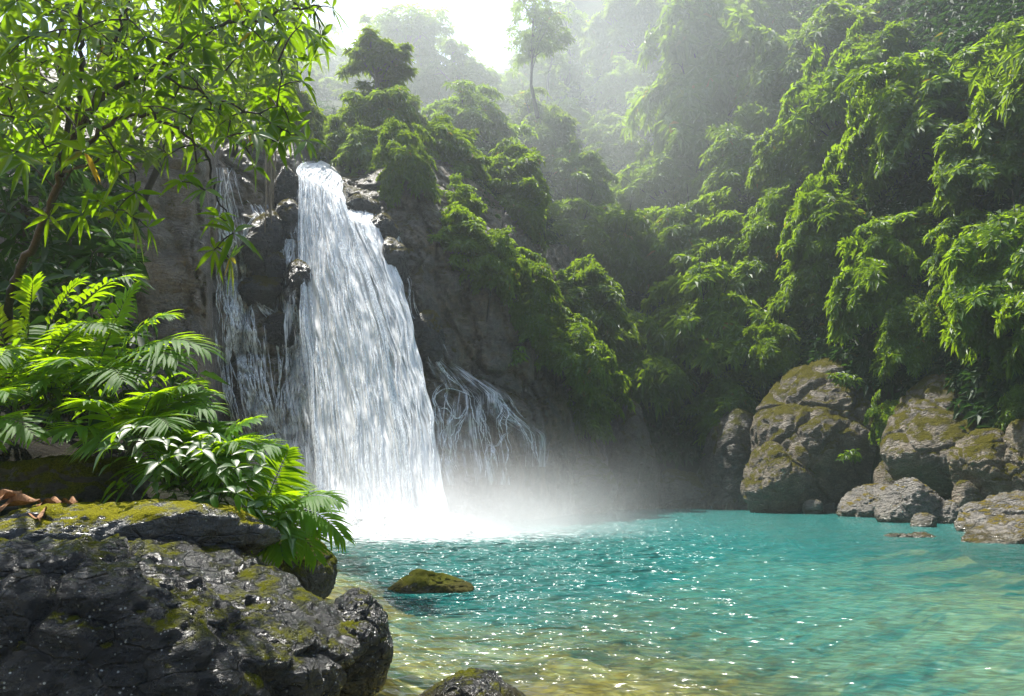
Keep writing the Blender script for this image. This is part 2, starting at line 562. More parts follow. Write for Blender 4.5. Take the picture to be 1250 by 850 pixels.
# ------------------------------------------------------------------ sheets given by control columns (px -> list of (py, depth))
class Sheet:
    def __init__(self, cols, x0, x1, y0, y1, nx, ny, smooth=2):
        self.x = np.linspace(x0, x1, nx)
        self.y = np.linspace(y0, y1, ny)
        keys = sorted(cols)
        self.top = np.interp(self.x, keys, [min(cols[k])[0] for k in keys])
        prof = []
        for k in keys:
            c = sorted(cols[k])
            prof.append(np.interp(self.y, [a for a, b in c], [b for a, b in c]))
        prof = np.array(prof)
        A = np.array([np.interp(self.x, keys, prof[:, j]) for j in range(ny)])
        for _ in range(smooth):
            B = np.pad(A, 1, mode='edge')
            A = (B[:-2, 1:-1] + B[2:, 1:-1] + B[1:-1, :-2] + B[1:-1, 2:] + 2 * B[1:-1, 1:-1]) / 6
        self.A = A

    def Y(self, px, py):
        fx = np.clip((np.asarray(px, float) - self.x[0]) / (self.x[-1] - self.x[0]) * (len(self.x) - 1), 0, len(self.x) - 1.001)
        fy = np.clip((np.asarray(py, float) - self.y[0]) / (self.y[-1] - self.y[0]) * (len(self.y) - 1), 0, len(self.y) - 1.001)
        i, j = fx.astype(int), fy.astype(int)
        a, b = fx - i, fy - j
        A = self.A
        return (A[j, i] * (1 - a) + A[j, i + 1] * a) * (1 - b) + (A[j + 1, i] * (1 - a) + A[j + 1, i + 1] * a) * b

    def displace(self, fn):
        X, Yp = np.meshgrid(self.x, self.y)
        p = P(X, Yp, self.A)
        self.A = self.A + fn(p, X, Yp)

    def mesh(self, name):
        X, Yp = np.meshgrid(self.x, self.y)
        v = P(X, Yp, self.A).reshape(-1, 3)
        nx, ny = len(self.x), len(self.y)
        i = (np.arange(ny - 1)[:, None] * nx + np.arange(nx - 1)[None]).ravel()
        q = np.stack([i + nx, i + nx + 1, i + 1, i], -1)
        j, i_ = i // nx, i % nx
        if len(self.x) == 120:
            q, j, i_ = q[self.x[i_] < 372], j[self.x[i_] < 372], i_[self.x[i_] < 372]
        q = q[self.y[j + 1] >= self.top[i_] - 1e-6]
        return mesh_np(name, v, [q])


hill = Sheet({
    200: [(240, 32), (150, 60), (100, 90), (60, 140), (40, 150)],
    300: [(240, 31), (190, 38), (150, 50), (110, 80), (80, 115), (50, 150)],
    400: [(330, 30), (235, 32), (195, 37), (160, 45), (125, 62), (100, 90), (70, 120)],
    490: [(640, 30), (330, 32), (240, 34), (200, 37), (150, 46), (122, 62), (108, 90), (88, 120)],
    580: [(640, 33), (330, 35), (240, 39), (185, 46), (150, 58), (128, 80), (112, 110)],
    650: [(640, 36), (470, 38), (360, 42), (280, 48), (200, 58), (140, 72), (95, 92), (60, 115)],
    720: [(640, 44), (470, 50), (370, 56), (280, 65), (200, 76), (130, 92), (60, 108), (0, 118), (-60, 130)],
    790: [(640, 47), (480, 52), (380, 57), (280, 66), (200, 75), (100, 88), (20, 98), (-80, 112)],
    850: [(640, 48), (480, 51), (380, 55), (280, 62), (200, 70), (100, 79), (0, 88), (-100, 100)],
    950: [(640, 45), (460, 46.5), (360, 49), (260, 53), (180, 58), (80, 65), (0, 71), (-100, 80)],
    1050: [(640, 39), (450, 40), (350, 42), (250, 45), (150, 49), (50, 55), (-100, 65)],
    1150: [(640, 33), (450, 34), (330, 35.5), (200, 38.5), (100, 42), (0, 47), (-100, 53)],
    1250: [(640, 28.5), (450, 29), (330, 30.5), (200, 33), (100, 36), (0, 40), (-100, 45)],
    1450: [(640, 21), (450, 21.5), (330, 23), (200, 25), (0, 31), (-100, 35)],
    1750: [(640, 15), (450, 15.5), (330, 17), (200, 19), (0, 24), (-100, 28)],
}, 200, 1750, -100, 640, 210, 130, 3)
hill.displace(lambda p, X, Yp: 1.3 * fbm(p * 0.16, 4, 5))
o = kind(link('hills', hill.mesh('hills'), M['hill']), 'structure')

cliff = Sheet({
    -420: [(720, 10), (300, 12), (60, 14), (20, 17)],
    -100: [(720, 12), (300, 14), (120, 15.5), (70, 18), (30, 26)],
    60: [(720, 13.5), (400, 16.5), (200, 17.5), (150, 18), (110, 20), (70, 28)],
    170: [(700, 16), (400, 19), (250, 19.5), (180, 20), (140, 21.5), (105, 26), (80, 34)],
    235: [(690, 17.5), (400, 19.8), (378, 20.0), (250, 20.6), (180, 21), (140, 22.5), (110, 27), (85, 34)],
    252: [(690, 18.5), (395, 20.6), (250, 21.1), (180, 21.8), (140, 23.5), (110, 29), (85, 36)],
    272: [(680, 22.8), (400, 25), (220, 26.2), (180, 26.6), (150, 27.3), (120, 32), (90, 42)],
    330: [(660, 22.6), (500, 24.6), (400, 25.9), (270, 26.8), (258, 27.6), (200, 28.2), (165, 28.8), (135, 33), (100, 46)],
    360: [(660, 22.7), (500, 24.8), (400, 26.3), (280, 27.6), (215, 28.2), (188, 29), (170, 32), (130, 42)],
    385: [(660, 22.9), (500, 25.1), (400, 26.7), (300, 28.2), (240, 29.0), (226, 30.5), (212, 36), (190, 40)],
    430: [(660, 23.3), (500, 25.6), (400, 27.2), (300, 29), (268, 29.5), (252, 31.5), (225, 33.0), (205, 36), (190, 41)],
    470: [(660, 23.8), (500, 26.1), (400, 27.8), (300, 29.2), (282, 29.8), (266, 30.6), (240, 31.4), (208, 33.0), (190, 38)],
    510: [(660, 24.4), (500, 26.8), (400, 28.6), (300, 29.8), (265, 30.6), (215, 32.4), (190, 37)],
    545: [(660, 25.8), (560, 27.1), (470, 29.0), (452, 29.9), (400, 30.4), (330, 31.0), (260, 32.6), (200, 39)],
    600: [(660, 28.6), (560, 29.2), (475, 30.4), (460, 31.3), (400, 32), (340, 32.8), (300, 35), (240, 42)],
    650: [(660, 30.6), (560, 31.4), (500, 32.4), (480, 33.4), (400, 34.4), (360, 36.5), (300, 44)],
    690: [(660, 34), (560, 35), (500, 36), (450, 38.5), (400, 43), (300, 52)],
    760: [(660, 44), (560, 48), (400, 60)],
}, -420, 760, 20, 720, 400, 320, 2)


def cliff_disp(p, X, Yp):
    q = p * np.array([0.55, 0.55, 0.30])
    q = q + 0.35 * np.stack([fbm(p * 0.3, 3, s) for s in (21, 22, 23)], -1)
    f1, f2, cid = worley(q, 3)
    q2 = p * np.array([1.4, 1.4, 0.8]) + 0.3 * np.stack([fbm(p * 0.8, 2, s) for s in (24, 25, 26)], -1)
    g1, g2, gid = worley(q2, 4)
    d = -1.0 * (0.6 - f1) - 0.7 * (cid - 0.5) + 0.45 * np.exp(-((f2 - f1) / 0.07) ** 2)
    d += -0.32 * (0.5 - g1) - 0.2 * (gid - 0.5) + 0.16 * np.exp(-((g2 - g1) / 0.08) ** 2)
    d += 0.16 * fbm(p * 2.0, 4, 9, ridged=True)
    far = np.clip((X - 210) / 60, 0.35, 1.0)
    return d * far


cliff.displace(cliff_disp)
o = kind(link('cliff', cliff.mesh('cliff'), M['cliff']), 'structure')

bank = Sheet({
    -420: [(760, 4.2), (640, 5.2), (560, 6.3), (470, 7.6), (400, 10)],
    0: [(760, 4.9), (660, 5.6), (600, 6.4), (540, 7.0), (480, 8.0), (440, 9.8)],
    150: [(760, 5.0), (660, 5.9), (610, 6.6), (560, 7.6), (510, 9.3)],
    250: [(760, 5.3), (680, 6.1), (640, 6.8), (610, 7.6), (585, 9.0)],
    330: [(760, 5.9), (690, 6.7), (665, 7.3), (648, 8.2)],
    400: [(780, 6.4), (720, 8.0), (700, 9)],
    460: [(800, 6.6), (740, 8.0), (720, 10), (690, 15)],
}, -420, 420, 340, 760, 120, 90, 3)
bank.displace(lambda p, X, Yp: 0.18 * fbm(p * 1.2, 4, 31))
o = kind(link('bank', bank.mesh('bank'), M['bank']), 'structure')

# ------------------------------------------------------------------ pool bed and water
shore_px = [(350, 850), (420, 745), (402, 700), (392, 640), (420, 628), (560, 622), (660, 617), (760, 614.5), (850, 614.5), (920, 616), (990, 622), (1060, 628),
            (1130, 637), (1200, 650), (1250, 657)]
shore = [G(a, b)[:2] for a, b in shore_px]
shore = [np.array([-2.2, -6.0]), np.array([-1.7, 3.0])] + shore + [np.array([14.5, 10.0]), np.array([13.0, -6.0])]
shore = np.array(shore)


def pool_sdf(x, y):
    """positive inside the pool: distance to the shoreline"""
    best = np.full(x.shape, 1e9)
    inside = np.zeros(x.shape, bool)
    for i in range(len(shore)):
        a, b = shore[i], shore[(i + 1) % len(shore)]
        e = b - a
        t = np.clip(((x - a[0]) * e[0] + (y - a[1]) * e[1]) / (e @ e), 0, 1)
        best = np.minimum(best, np.hypot(x - a[0] - t * e[0], y - a[1] - t * e[1]))
        c = ((a[1] > y) != (b[1] > y)) & (x < (b[0] - a[0]) * (y - a[1]) / (b[1] - a[1] + 1e-12) + a[0])
        inside ^= c
    return np.where(inside, best, -best)


def bed_z(x, y):
    d = pool_sdf(x, y) + 2.2 * np.clip((x - 5) / 8, 0, 1) + 3.0 * np.clip((x - 11) / 4, 0, 1) + 1.5 * np.clip((1.0 - x) / 1.0, 0, 1)
    p = np.stack([x, y, np.zeros_like(x)], -1)
    deep = np.interp(d, [-60, -12, -3, 0, 1.0, 4, 8, 14], [1.5, 1.5, 0.7, 0.03, -0.5, -1.7, -2.3, -2.8])
    near = 1 - 0.97 * np.exp(-((x - 0.3) / 2.1) ** 2 - ((y - 4.9) / 2.5) ** 2)
    rights = 1 - 0.55 * np.clip((x - 0.25 * y - 1.0) / 4, 0, 1) * np.clip((24 - y) / 10, 0, 1)
    deep = np.where(deep < 0, deep * near * rights, deep)
    stones = 0.10 * fbm(p * 0.9, 4, 41) + 0.05 * fbm(p * 2.7, 3, 42, ridged=True)
    deep = np.where(deep > 0, deep * np.clip((x - 1) / 4, 0.04, 1), deep)
    return deep + stones * np.clip(d + 0.4, 0, 1) * 0.9 - 0.03


def grid_mesh(name, xs, ys, zf, attrs=None):
    X, Yy = np.meshgrid(xs, ys)
    Z = zf(X, Yy)
    v = np.stack([X, Yy, Z], -1).reshape(-1, 3)
    nx, ny = len(xs), len(ys)
    i = (np.arange(ny - 1)[:, None] * nx + np.arange(nx - 1)[None]).ravel()
    q = np.stack([i, i + 1, i + nx + 1, i + nx], -1)
    return mesh_np(name, v, [q], True, None, {k: f(X, Yy).ravel() for k, f in (attrs or {}).items()})


xs = np.concatenate([np.linspace(-90, -12, 20), np.linspace(-11.7, 24, 240), np.linspace(26, 110, 20)])
ys = np.concatenate([np.linspace(-12, 2.9, 20), np.linspace(3, 20, 150), np.linspace(20.2, 60, 110), np.linspace(63, 150, 12)])
m, nt = new_mat('river_bed')
n = N(nt)
pos = n('ShaderNodeNewGeometry').outputs['Position']
f = n.noise(pos, 0.9, 6, 0.65, 0.8)
col = n.ramp(f, [(0.33, (0.10, 0.065, 0.02)), (0.45, (0.40, 0.235, 0.045)), (0.56, (0.68, 0.42, 0.08)), (0.7, (0.75, 0.62, 0.34))])
vo = n('ShaderNodeTexVoronoi', i={'Scale': 2.4})
n.set(vo.inputs['Vector'], pos)
col = n.mix(n.math('MULTIPLY', n.ramp(vo.outputs['Color'], [(0.5, 0.0), (0.8, 0.6)]), n.ramp(f, [(0.4, 1.0), (0.55, 0.2)])), col, (0.14, 0.11, 0.05))
n.out(n('ShaderNodeBsdfPrincipled', i={'Base Color': col, 'Roughness': 0.85, 'Normal': n.bump(n.noise(pos, 5, 5, 0.6), 0.6, 0.1)}).outputs[0])
kind(link('pool_bed', grid_mesh('pool_bed', xs, ys, bed_z), m), 'structure')

FALL = G(470, 652)


def wave_z(x, y):
    p = np.stack([x * 1.1, y * 1.6, np.zeros_like(x)], -1)
    r = np.hypot(x - FALL[0], y - FALL[1])
    a = 0.018 + 0.05 * np.exp(-(r / 7) ** 2)
    return a * (fbm(p * 0.8, 3, 51) + 0.6 * fbm(p * 2.3, 2, 52))


m, nt = new_mat('turquoise_water')
n = N(nt)
geo = n('ShaderNodeNewGeometry')
pos = geo.outputs['Position']
dep = n('ShaderNodeAttribute', attribute_name='depth').outputs['Fac']
mp = n('ShaderNodeMapping', i={'Scale': (0.8, 1.25, 1.0), 'Rotation': (0, 0, 0.15)})
n.set(mp.inputs['Vector'], pos)
w1 = n.noise(mp.outputs[0], 1.25, 1, 0.5, 0.5)
w2 = n.noise(mp.outputs[0], 3.4, 1, 0.5, 0.6)
w3 = n.noise(mp.outputs[0], 8.0, 0, 0.5, 0.0)
h = n.math('ADD', n.math('ADD', n.math('MULTIPLY', w1, 0.36), n.math('MULTIPLY', w2, 0.20)), n.math('MULTIPLY', w3, 0.05))
h = n.math('MULTIPLY', h, n('ShaderNodeAttribute', attribute_name='chop').outputs['Fac'])
nor = n.bump(h, 1.0, 1.45)
fac = n.math('SUBTRACT', 1.0, n.math('POWER', 2.718, n.math('MULTIPLY', dep, -0.75)))
tcol = n.mix(n.ramp(dep, [(0.15, 0.0), (1.0, 1.0)]), (0.026, 0.12, 0.085), (0.001, 0.125, 0.118))
cl = n.noise(mp.outputs[0], 0.5, 4, 0.6, 0.5)
tcol = n.mix(n.ramp(cl, [(0.35, 0.7), (0.62, 0.0)]), tcol, (0.006, 0.10, 0.09))
body = n.mixs(n.math('MULTIPLY', fac, 0.94), n('ShaderNodeBsdfTransparent', i={'Color': (0.80, 0.95, 0.86, 1)}).outputs[0],
              n('ShaderNodeBsdfDiffuse', i={'Color': tcol, 'Normal': nor}).outputs[0])
gl = n('ShaderNodeBsdfGlossy', i={'Roughness': 0.19, 'Normal': nor}).outputs[0]
fr = n('ShaderNodeFresnel', i={'IOR': 1.33, 'Normal': nor}).outputs[0]
surf = n.mixs(n.math('MINIMUM', fr, 0.55), body, gl)
foam = n('ShaderNodeAttribute', attribute_name='foam').outputs['Fac']
fn_ = n.math('ADD', n.math('MULTIPLY', n.noise(mp.outputs[0], 2.6, 5, 0.7, 1.2), 1.0), foam)
fm = n.ramp(n.math('SUBTRACT', fn_, 0.5), [(0.42, 0.0), (0.75, 1.0)])
surf = n.mixs(n.math('MULTIPLY', fm, 0.85), surf, n('ShaderNodeBsdfDiffuse', i={'Color': (0.82, 0.86, 0.87, 1), 'Normal': nor}).outputs[0])
n.out(surf)


def foam_at(x, y):
    r = np.hypot((x - FALL[0] - 0.6) * 0.75, (y - FALL[1] + 0.3))
    f = np.interp(r, [0, 2.0, 4.5, 8, 14], [0.75, 0.57, 0.33, 0.19, 0.03])
    d = pool_sdf(x, y)
    return np.maximum(f, np.interp(np.abs(d), [0, 0.12, 0.4], [0.28, 0.15, 0.0]))


xs = np.linspace(-9.5, 24, 330)
ys = np.concatenate([np.linspace(-6, 3.4, 20), np.linspace(3.5, 16, 230), np.linspace(16.1, 54, 260)])
kind(link('water', grid_mesh('water', xs, ys, wave_z, {'depth': lambda x, y: np.maximum(0.0, -bed_z(x, y)), 'foam': foam_at,
     'chop': lambda x, y: np.interp(x - 0.12 * y, [-2, 0.5, 5], [1.3, 0.85, 0.30]) + 0.5 * np.exp(-(np.hypot(x - FALL[0] - 2, y - FALL[1] + 3) / 6.0) ** 2)}), m), 'structure')

# ------------------------------------------------------------------ rocks
_ico = {}


def ico(sub):
    if sub not in _ico:
        bm = bmesh.new()
        bmesh.ops.create_icosphere(bm, subdivisions=sub, radius=1.0)
        v = np.array([x.co[:] for x in bm.verts])
        f = np.array([[x.index for x in fc.verts] for fc in bm.faces])
        bm.free()
        _ico[sub] = (norm(v), f)
    return _ico[sub]


def rot_z(v, a):
    c, s = math.cos(a), math.sin(a)
    return np.stack([v[..., 0] * c - v[..., 1] * s, v[..., 0] * s + v[..., 1] * c, v[..., 2]], -1)


def rock_mesh(name, size, seed, sub=5, planes=None, nplanes=12, amp=0.06, crack=0.05, sharp=9.0, tilt=0.0, fine=1.0):
    d, f = ico(sub)
    r_ = np.random.default_rng(seed)
    pl = list(planes or [])
    for _ in range(nplanes):
        nn = r_.normal(size=3)
        nn /= np.linalg.norm(nn)
        pl.append((tuple(nn), r_.uniform(0.72, 1.0)))
    acc = np.zeros(len(d))
    for nn, h in pl:
        nn = np.array(nn, float)
        nn /= np.linalg.norm(nn)
        acc += np.maximum(0, d @ nn / h) ** sharp
    acc += (1 / 1.12) ** sharp
    r = acc ** (-1 / sharp)
    v = d * r[:, None] * np.array(size)
    if tilt:
        c, s = math.cos(tilt), math.sin(tilt)
        v = np.stack([v[:, 0] * c - v[:, 2] * s, v[:, 1], v[:, 0] * s + v[:, 2] * c], -1)
    sc = max(size)
    q = v / sc + seed * 3.1
    w = q * 1.6 + 0.25 * np.stack([fbm(q * 1.4, 2, seed + k) for k in (1, 2, 3)], -1)
    f1, f2, cid = worley(w * np.array([1, 1, 1.4]), seed)
    dis = amp * fbm(q * 1.7, 5, seed) + amp * 0.5 * fbm(q * 4.5, 4, seed + 9, ridged=True) - crack * np.exp(-((f2 - f1) / 0.06) ** 2) + 0.5 * crack * (cid - 0.5)
    dis += amp * 0.16 * fine * fbm(q * 16, 4, seed + 5)
    v = v + d * (dis * sc)[:, None]
    return mesh_np(name, v, [f])


def place_rock(name, box, Y, mat, label, seed, depth=1.0, cat='boulder', group=None, planes=None, sub=5, sink=0.0, **kw):
    """box: x0, y0, x1, y1 in the photograph; real size follows from the distance Y"""
    x0, y0, x1, y1 = box
    a = P((x0 + x1) / 2, y0, Y)
    b = P((x0 + x1) / 2, y1, Y)
    w = (P(x1, (y0 + y1) / 2, Y) - P(x0, (y0 + y1) / 2, Y))[0] / 2
    hgt = (a[2] - b[2]) / 2 + sink
    c = (a + b) / 2
    c[2] -= sink
    me = rock_mesh(name, (w * 1.05, max(w, hgt) * depth, hgt * 1.05), seed, sub, planes, **kw)
    o = link(name, me, mat, None, c)
    return tag(o, label, cat, group)


# big foreground boulder
place_rock('boulder', (-330, 641, 432, 960), 4.75, M['fg_rock'], 'largest dark wet boulder, speckled with moss, filling the near shore corner', 101, 0.55,
           planes=[((0.02, -0.05, 1), 0.80), ((0.75, -0.15, 0.62), 0.66), ((0.3, -0.8, 0.25), 0.80), ((-0.2, -0.9, 0.4), 0.86), ((0.95, -0.3, -0.1), 0.86), ((0, 0, -1), 0.9)],
           sub=7, nplanes=5, amp=0.045, crack=0.03, sharp=11, fine=2.6)
place_rock('boulder', (388, 716, 478, 850), 5.55, M['fg_rock'], 'cleft dark boulder with a moss streak, leaning on the largest wet boulder', 113, 1.1,
           planes=[((0.8, -0.2, 0.6), 0.75), ((0.6, -0.7, -0.3), 0.8)], sub=6, nplanes=9, amp=0.06, crack=0.05)
place_rock('flat_rock', (-60, 612, 338, 688), 5.75, M['slab'], 'flat grey wet slab with bright yellow moss under the ferns', 121, 0.5,
           planes=[((0.0, -0.1, 1), 0.75)], sub=6, nplanes=8, amp=0.05, crack=0.03, cat='rock')
place_rock('mossy_rock', (-40, 553, 178, 640), 6.6, M['moss_rock'], 'blocky dark moss-covered rock in shade beneath the ferns', 131, 0.8,
           planes=[((0, 0, 1), 0.8), ((1, -0.2, 0), 0.85), ((0, -1, 0.1), 0.8)], sub=6, nplanes=4, amp=0.05, crack=0.03, cat='rock')
place_rock('mossy_rock', (310, 640, 404, 715), 7.6, M['moss_rock'], 'brown sloping mossy rock at the water under the brightest fern', 141, 1.0,
           planes=[((0.7, -0.2, 0.7), 0.7)], sub=6, nplanes=7, cat='rock', sink=0.1)
place_rock('rock_islet', (468, 692, 572, 745), 10.5, M['moss_rock'], 'small pointed mossy rock standing alone out in the water', 151, 0.6,
           planes=[((-0.75, -0.1, 0.65), 0.62), ((0.42, -0.1, 0.9), 0.55)], sub=6, nplanes=4, cat='rock', amp=0.05)
place_rock('rock', (514, 812, 636, 910), 5.15, M['fg_rock'], 'small mossy rock in the golden shallows, nearest the viewer', 163, 0.9,
           planes=[((-0.6, -0.2, 0.8), 0.72), ((0.62, -0.2, 0.78), 0.72)], sub=6, nplanes=7, cat='rock')
# right shore
place_rock('boulder', (915, 428, 1142, 660), 40.5, M['right_rock'], 'tallest tan boulder with a slanting crack across it, far end of the right shore', 171, 0.62,
           planes=[((-0.62, -0.35, 0.7), 0.66), ((-0.1, -0.72, 0.66), 0.72), ((0.15, -0.8, -0.6), 0.72), ((-0.95, -0.2, -0.1), 0.82), ((0, 0, 1), 0.95)], sub=7, nplanes=4, amp=0.045, crack=0.05)
place_rock('boulder', (912, 540, 990, 640), 39.0, M['right_rock'], 'low tapering boulder at the foot of the tallest tan boulder', 181, 0.8,
           planes=[((-0.7, -0.3, 0.6), 0.7), ((0.5, -0.3, 0.8), 0.75)], sub=6, nplanes=6)
place_rock('boulder', (1086, 466, 1282, 634), 33.0, M['right_rock'], 'egg-shaped mossy boulder propped on grey shore rocks', 194, 0.75,
           planes=[((-0.75, -0.3, 0.5), 0.78), ((-0.3, -0.72, 0.6), 0.72), ((0.35, -0.8, -0.45), 0.66), ((-0.5, -0.3, -0.75), 0.75), ((0.8, -0.2, 0.5), 0.8)], sub=7, nplanes=3, amp=0.035, crack=0.03)
place_rock('boulder', (1168, 522, 1246, 630), 28.6, M['right_rock'], 'narrow dark boulder wedged beside the egg-shaped mossy boulder', 203, 0.8, sub=6, nplanes=10)
place_rock('boulder', (1218, 515, 1330, 640), 27.5, M['right_rock'], 'upright ochre boulder cut by the picture edge above grey rocks', 211, 0.8, sub=6, nplanes=10)
for k, (bx, Y, mt, lab, sd, dp, pl) in enumerate([
    ((1026, 592, 1106, 640), 34.0, 'grey_rock', 'pale grey-tan low rock sloping to the water between the two big boulders', 221, 0.8, [((-0.6, -0.3, 0.75), 0.62)]),
    ((1076, 578, 1152, 648), 29.0, 'grey_rock', 'grey streaked pyramid rock under the egg-shaped boulder', 231, 0.8, [((-0.7, -0.3, 0.7), 0.65), ((0.6, -0.3, 0.8), 0.7)]),
    ((1158, 596, 1330, 668), 23.5, 'grey_rock', 'broad grey striated rock lying at the waterline under the ochre boulder', 241, 0.6, [((-0.55, -0.3, 0.8), 0.6), ((0.1, -0.4, 0.9), 0.7)]),
    ((1186, 628, 1310, 680), 19.0, 'grey_rock', 'low grey rock with ochre wet foot, closest on the right shore', 251, 0.7, [((-0.5, -0.2, 0.85), 0.6)]),
    ((1136, 608, 1192, 648), 28.5, 'grey_rock', 'small grey rock in the gap beside the broad striated rock', 261, 0.8, None),
    ((1114, 627, 1144, 650), 26.0, 'grey_rock', 'tiny dark stone at the waterline before the pyramid rock', 271, 0.8, None),
    ((982, 611, 1006, 628), 37.0, 'grey_rock', 'tiny tan stone at the water beside the tapering boulder', 281, 0.8, None),
    ((1006, 613, 1022, 626), 38.4, 'grey_rock', 'tiny grey stone before the tallest tan boulder', 291, 0.8, None),
    ((1163, 590, 1196, 622), 28.0, 'right_rock', 'small mossy block tucked under the narrow dark boulder', 301, 0.8, None),
    ((1074, 555, 1112, 620), 36.5, 'right_rock', 'ochre rounded rock squeezed between the two big boulders', 311, 0.8, None),
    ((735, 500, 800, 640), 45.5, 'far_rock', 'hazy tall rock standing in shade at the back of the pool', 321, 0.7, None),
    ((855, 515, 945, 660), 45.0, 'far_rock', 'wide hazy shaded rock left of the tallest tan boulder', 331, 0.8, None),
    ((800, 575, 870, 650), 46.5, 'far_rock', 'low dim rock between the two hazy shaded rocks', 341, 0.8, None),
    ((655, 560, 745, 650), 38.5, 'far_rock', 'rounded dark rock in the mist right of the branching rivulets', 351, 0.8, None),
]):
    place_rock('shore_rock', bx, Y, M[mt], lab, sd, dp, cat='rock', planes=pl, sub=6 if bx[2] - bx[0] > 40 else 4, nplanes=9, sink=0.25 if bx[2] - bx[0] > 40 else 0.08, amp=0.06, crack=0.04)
sr = place_rock('sunken_rock', (1078, 651, 1142, 660), 21.0, M['grey_rock'], 'flat pale rock just breaking the water near the right shore', 361, 0.5, cat='rock', sub=5, sink=0.05)

# mossy rocks that stick out of the cliff round the falls
for k, (bx, lab) in enumerate([
    ((300, 262, 342, 330), 'rounded dark rock parting the thin upper left stream'),
    ((325, 305, 352, 350), 'small dark wet rock below the parted upper left stream'),
    ((336, 205, 370, 262), 'tall black rock at the left lip of the falls'),
    ((338, 250, 372, 310), 'mossy rock against the left edge of the white curtain'),
    ((346, 318, 380, 372), 'brown mossy rock half under the left edge of the white curtain'),
    ((298, 335, 345, 375), 'slanting mossy ledge between the two left streams'),
    ((322, 385, 358, 425), 'low mossy knob beneath the slanting mossy ledge'),
    ((448, 262, 486, 305), 'mossy rock at the right lip of the falls'),
    ((468, 290, 498, 345), 'moss-capped rock below the right lip beside the small spouts'),
    ((424, 240, 462, 272), 'dark wet rock between the two lips of the falls'),
    ((500, 385, 545, 440), 'wet brown rock ledge right of the shaded curtain'),
]):
    cx, cy = (bx[0] + bx[2]) / 2, (bx[1] + bx[3]) / 2
    Y = float(cliff.Y(cx, cy)) - 0.15
    if 'half under' in lab:
        Y -= 0.45
    place_rock('cliff_rock', bx, Y, M['fall_rock'], lab, 400 + k * 7, 0.9, cat='rock', sub=5, nplanes=10, amp=0.07)

# ------------------------------------------------------------------ waterfall
def px_curve(pts, t):
    p = np.array(pts, float)
    s = np.linspace(0, 1, len(p))
    return np.stack([np.interp(t, s, p[:, k]) for k in range(p.shape[1])], -1)


def curtain(name, left, right, mat, parent, nu, nv, seed, dens_edge=0.3, bulge=0.25):
    t = np.linspace(0, 1, nv)
    Lc = smooth_path([P(*q) for q in left], 20)
    Rc = smooth_path([P(*q) for q in right], 20)

    def res(c):
        s = np.linspace(0, 1, len(c))
        return np.stack([np.interp(t, s, c[:, k]) for k in range(3)], -1)
    Lc, Rc = res(Lc), res(Rc)
    u = np.linspace(0, 1, nu)
    p = Lc[:, None] * (1 - u)[None, :, None] + Rc[:, None] * u[None, :, None]
    along = np.concatenate([[0], np.cumsum(np.linalg.norm(np.diff((Lc + Rc) / 2, axis=0), axis=1))])
    q = np.stack([np.broadcast_to(u * 9, (nv, nu)), np.broadcast_to(along[:, None] * 0.28, (nv, nu)), np.full((nv, nu), seed * 1.7)], -1)
    d = 0.15 * fbm(q, 3, seed) + 0.07 * fbm(q * np.array([2.4, 3.0, 1]), 3, seed + 3)
    p[..., 1] -= bulge * np.sin(u * math.pi)[None] + d * np.interp(along, [0, 1.0, 4], [0.12, 0.4, 1.0])[:, None]
    p[..., 0] += 0.12 * fbm(q * np.array([0.6, 1.6, 1]), 3, seed + 8) * np.interp(along, [0, 2], [0.2, 1])[:, None]
    e = np.minimum(u, 1 - u)
    den = np.interp(e, [0, 0.05, 0.16, 0.30, 0.5], [-dens_edge * 1.1, -dens_edge * 0.5, -0.02, 0.14, 0.24])[None] + np.zeros((nv, 1))
    den = den + 0.20 * fbm(q * np.array([0.9, 1.1, 1]), 4, seed + 11)
    i = (np.arange(nv - 1)[:, None] * nu + np.arange(nu - 1)[None]).ravel()
    f = np.stack([i + nu, i + nu + 1, i + 1, i], -1)
    me = mesh_np(name, p.reshape(-1, 3), [f], True, None, {'across': np.broadcast_to(u, (nv, nu)).ravel(), 'along': np.repeat(along, nu), 'density': den.ravel()})
    link(name, me, mat, parent)
    return p, along


base = G(470, 652)
wf = empty('waterfall', base, 'broad white waterfall plunging over the dark cliff into the turquoise pool', 'waterfall')


def child(o, parent):
    """keep world-space vertex data while the parent sits at its base"""
    o.parent = parent
    o.matrix_parent_inverse = parent.matrix_world.inverted() if False else __import__('mathutils').Matrix.Translation(-Vector(parent.location))
    return o


def grab(parent, n0):
    for o in list(bpy.data.objects)[:]:
        if o.parent == parent and o.name not in n0:
            child(o, parent)


main_p, main_al = curtain('main_curtain', [(392, 196, 36), (366, 206, 29.6), (366, 225, 28.0), (366, 300, 26.6), (370, 400, 25.0), (380, 500, 23.6), (388, 600, 22.2), (392, 660, 21.4)],
                          [(420, 214, 36), (418, 237, 29.8), (424, 252, 28.2), (442, 310, 26.8), (470, 400, 25.1), (490, 500, 23.7), (502, 600, 22.3), (508, 660, 21.5)],
                          M['curtain'], wf, 110, 260, 3)
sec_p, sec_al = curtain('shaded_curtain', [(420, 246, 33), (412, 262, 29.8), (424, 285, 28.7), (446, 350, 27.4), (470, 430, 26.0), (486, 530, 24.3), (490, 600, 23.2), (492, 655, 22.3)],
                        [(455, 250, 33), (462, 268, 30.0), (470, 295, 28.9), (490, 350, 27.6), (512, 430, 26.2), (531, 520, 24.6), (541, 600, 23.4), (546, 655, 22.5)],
                        M['curtain2'], wf, 70, 220, 13)


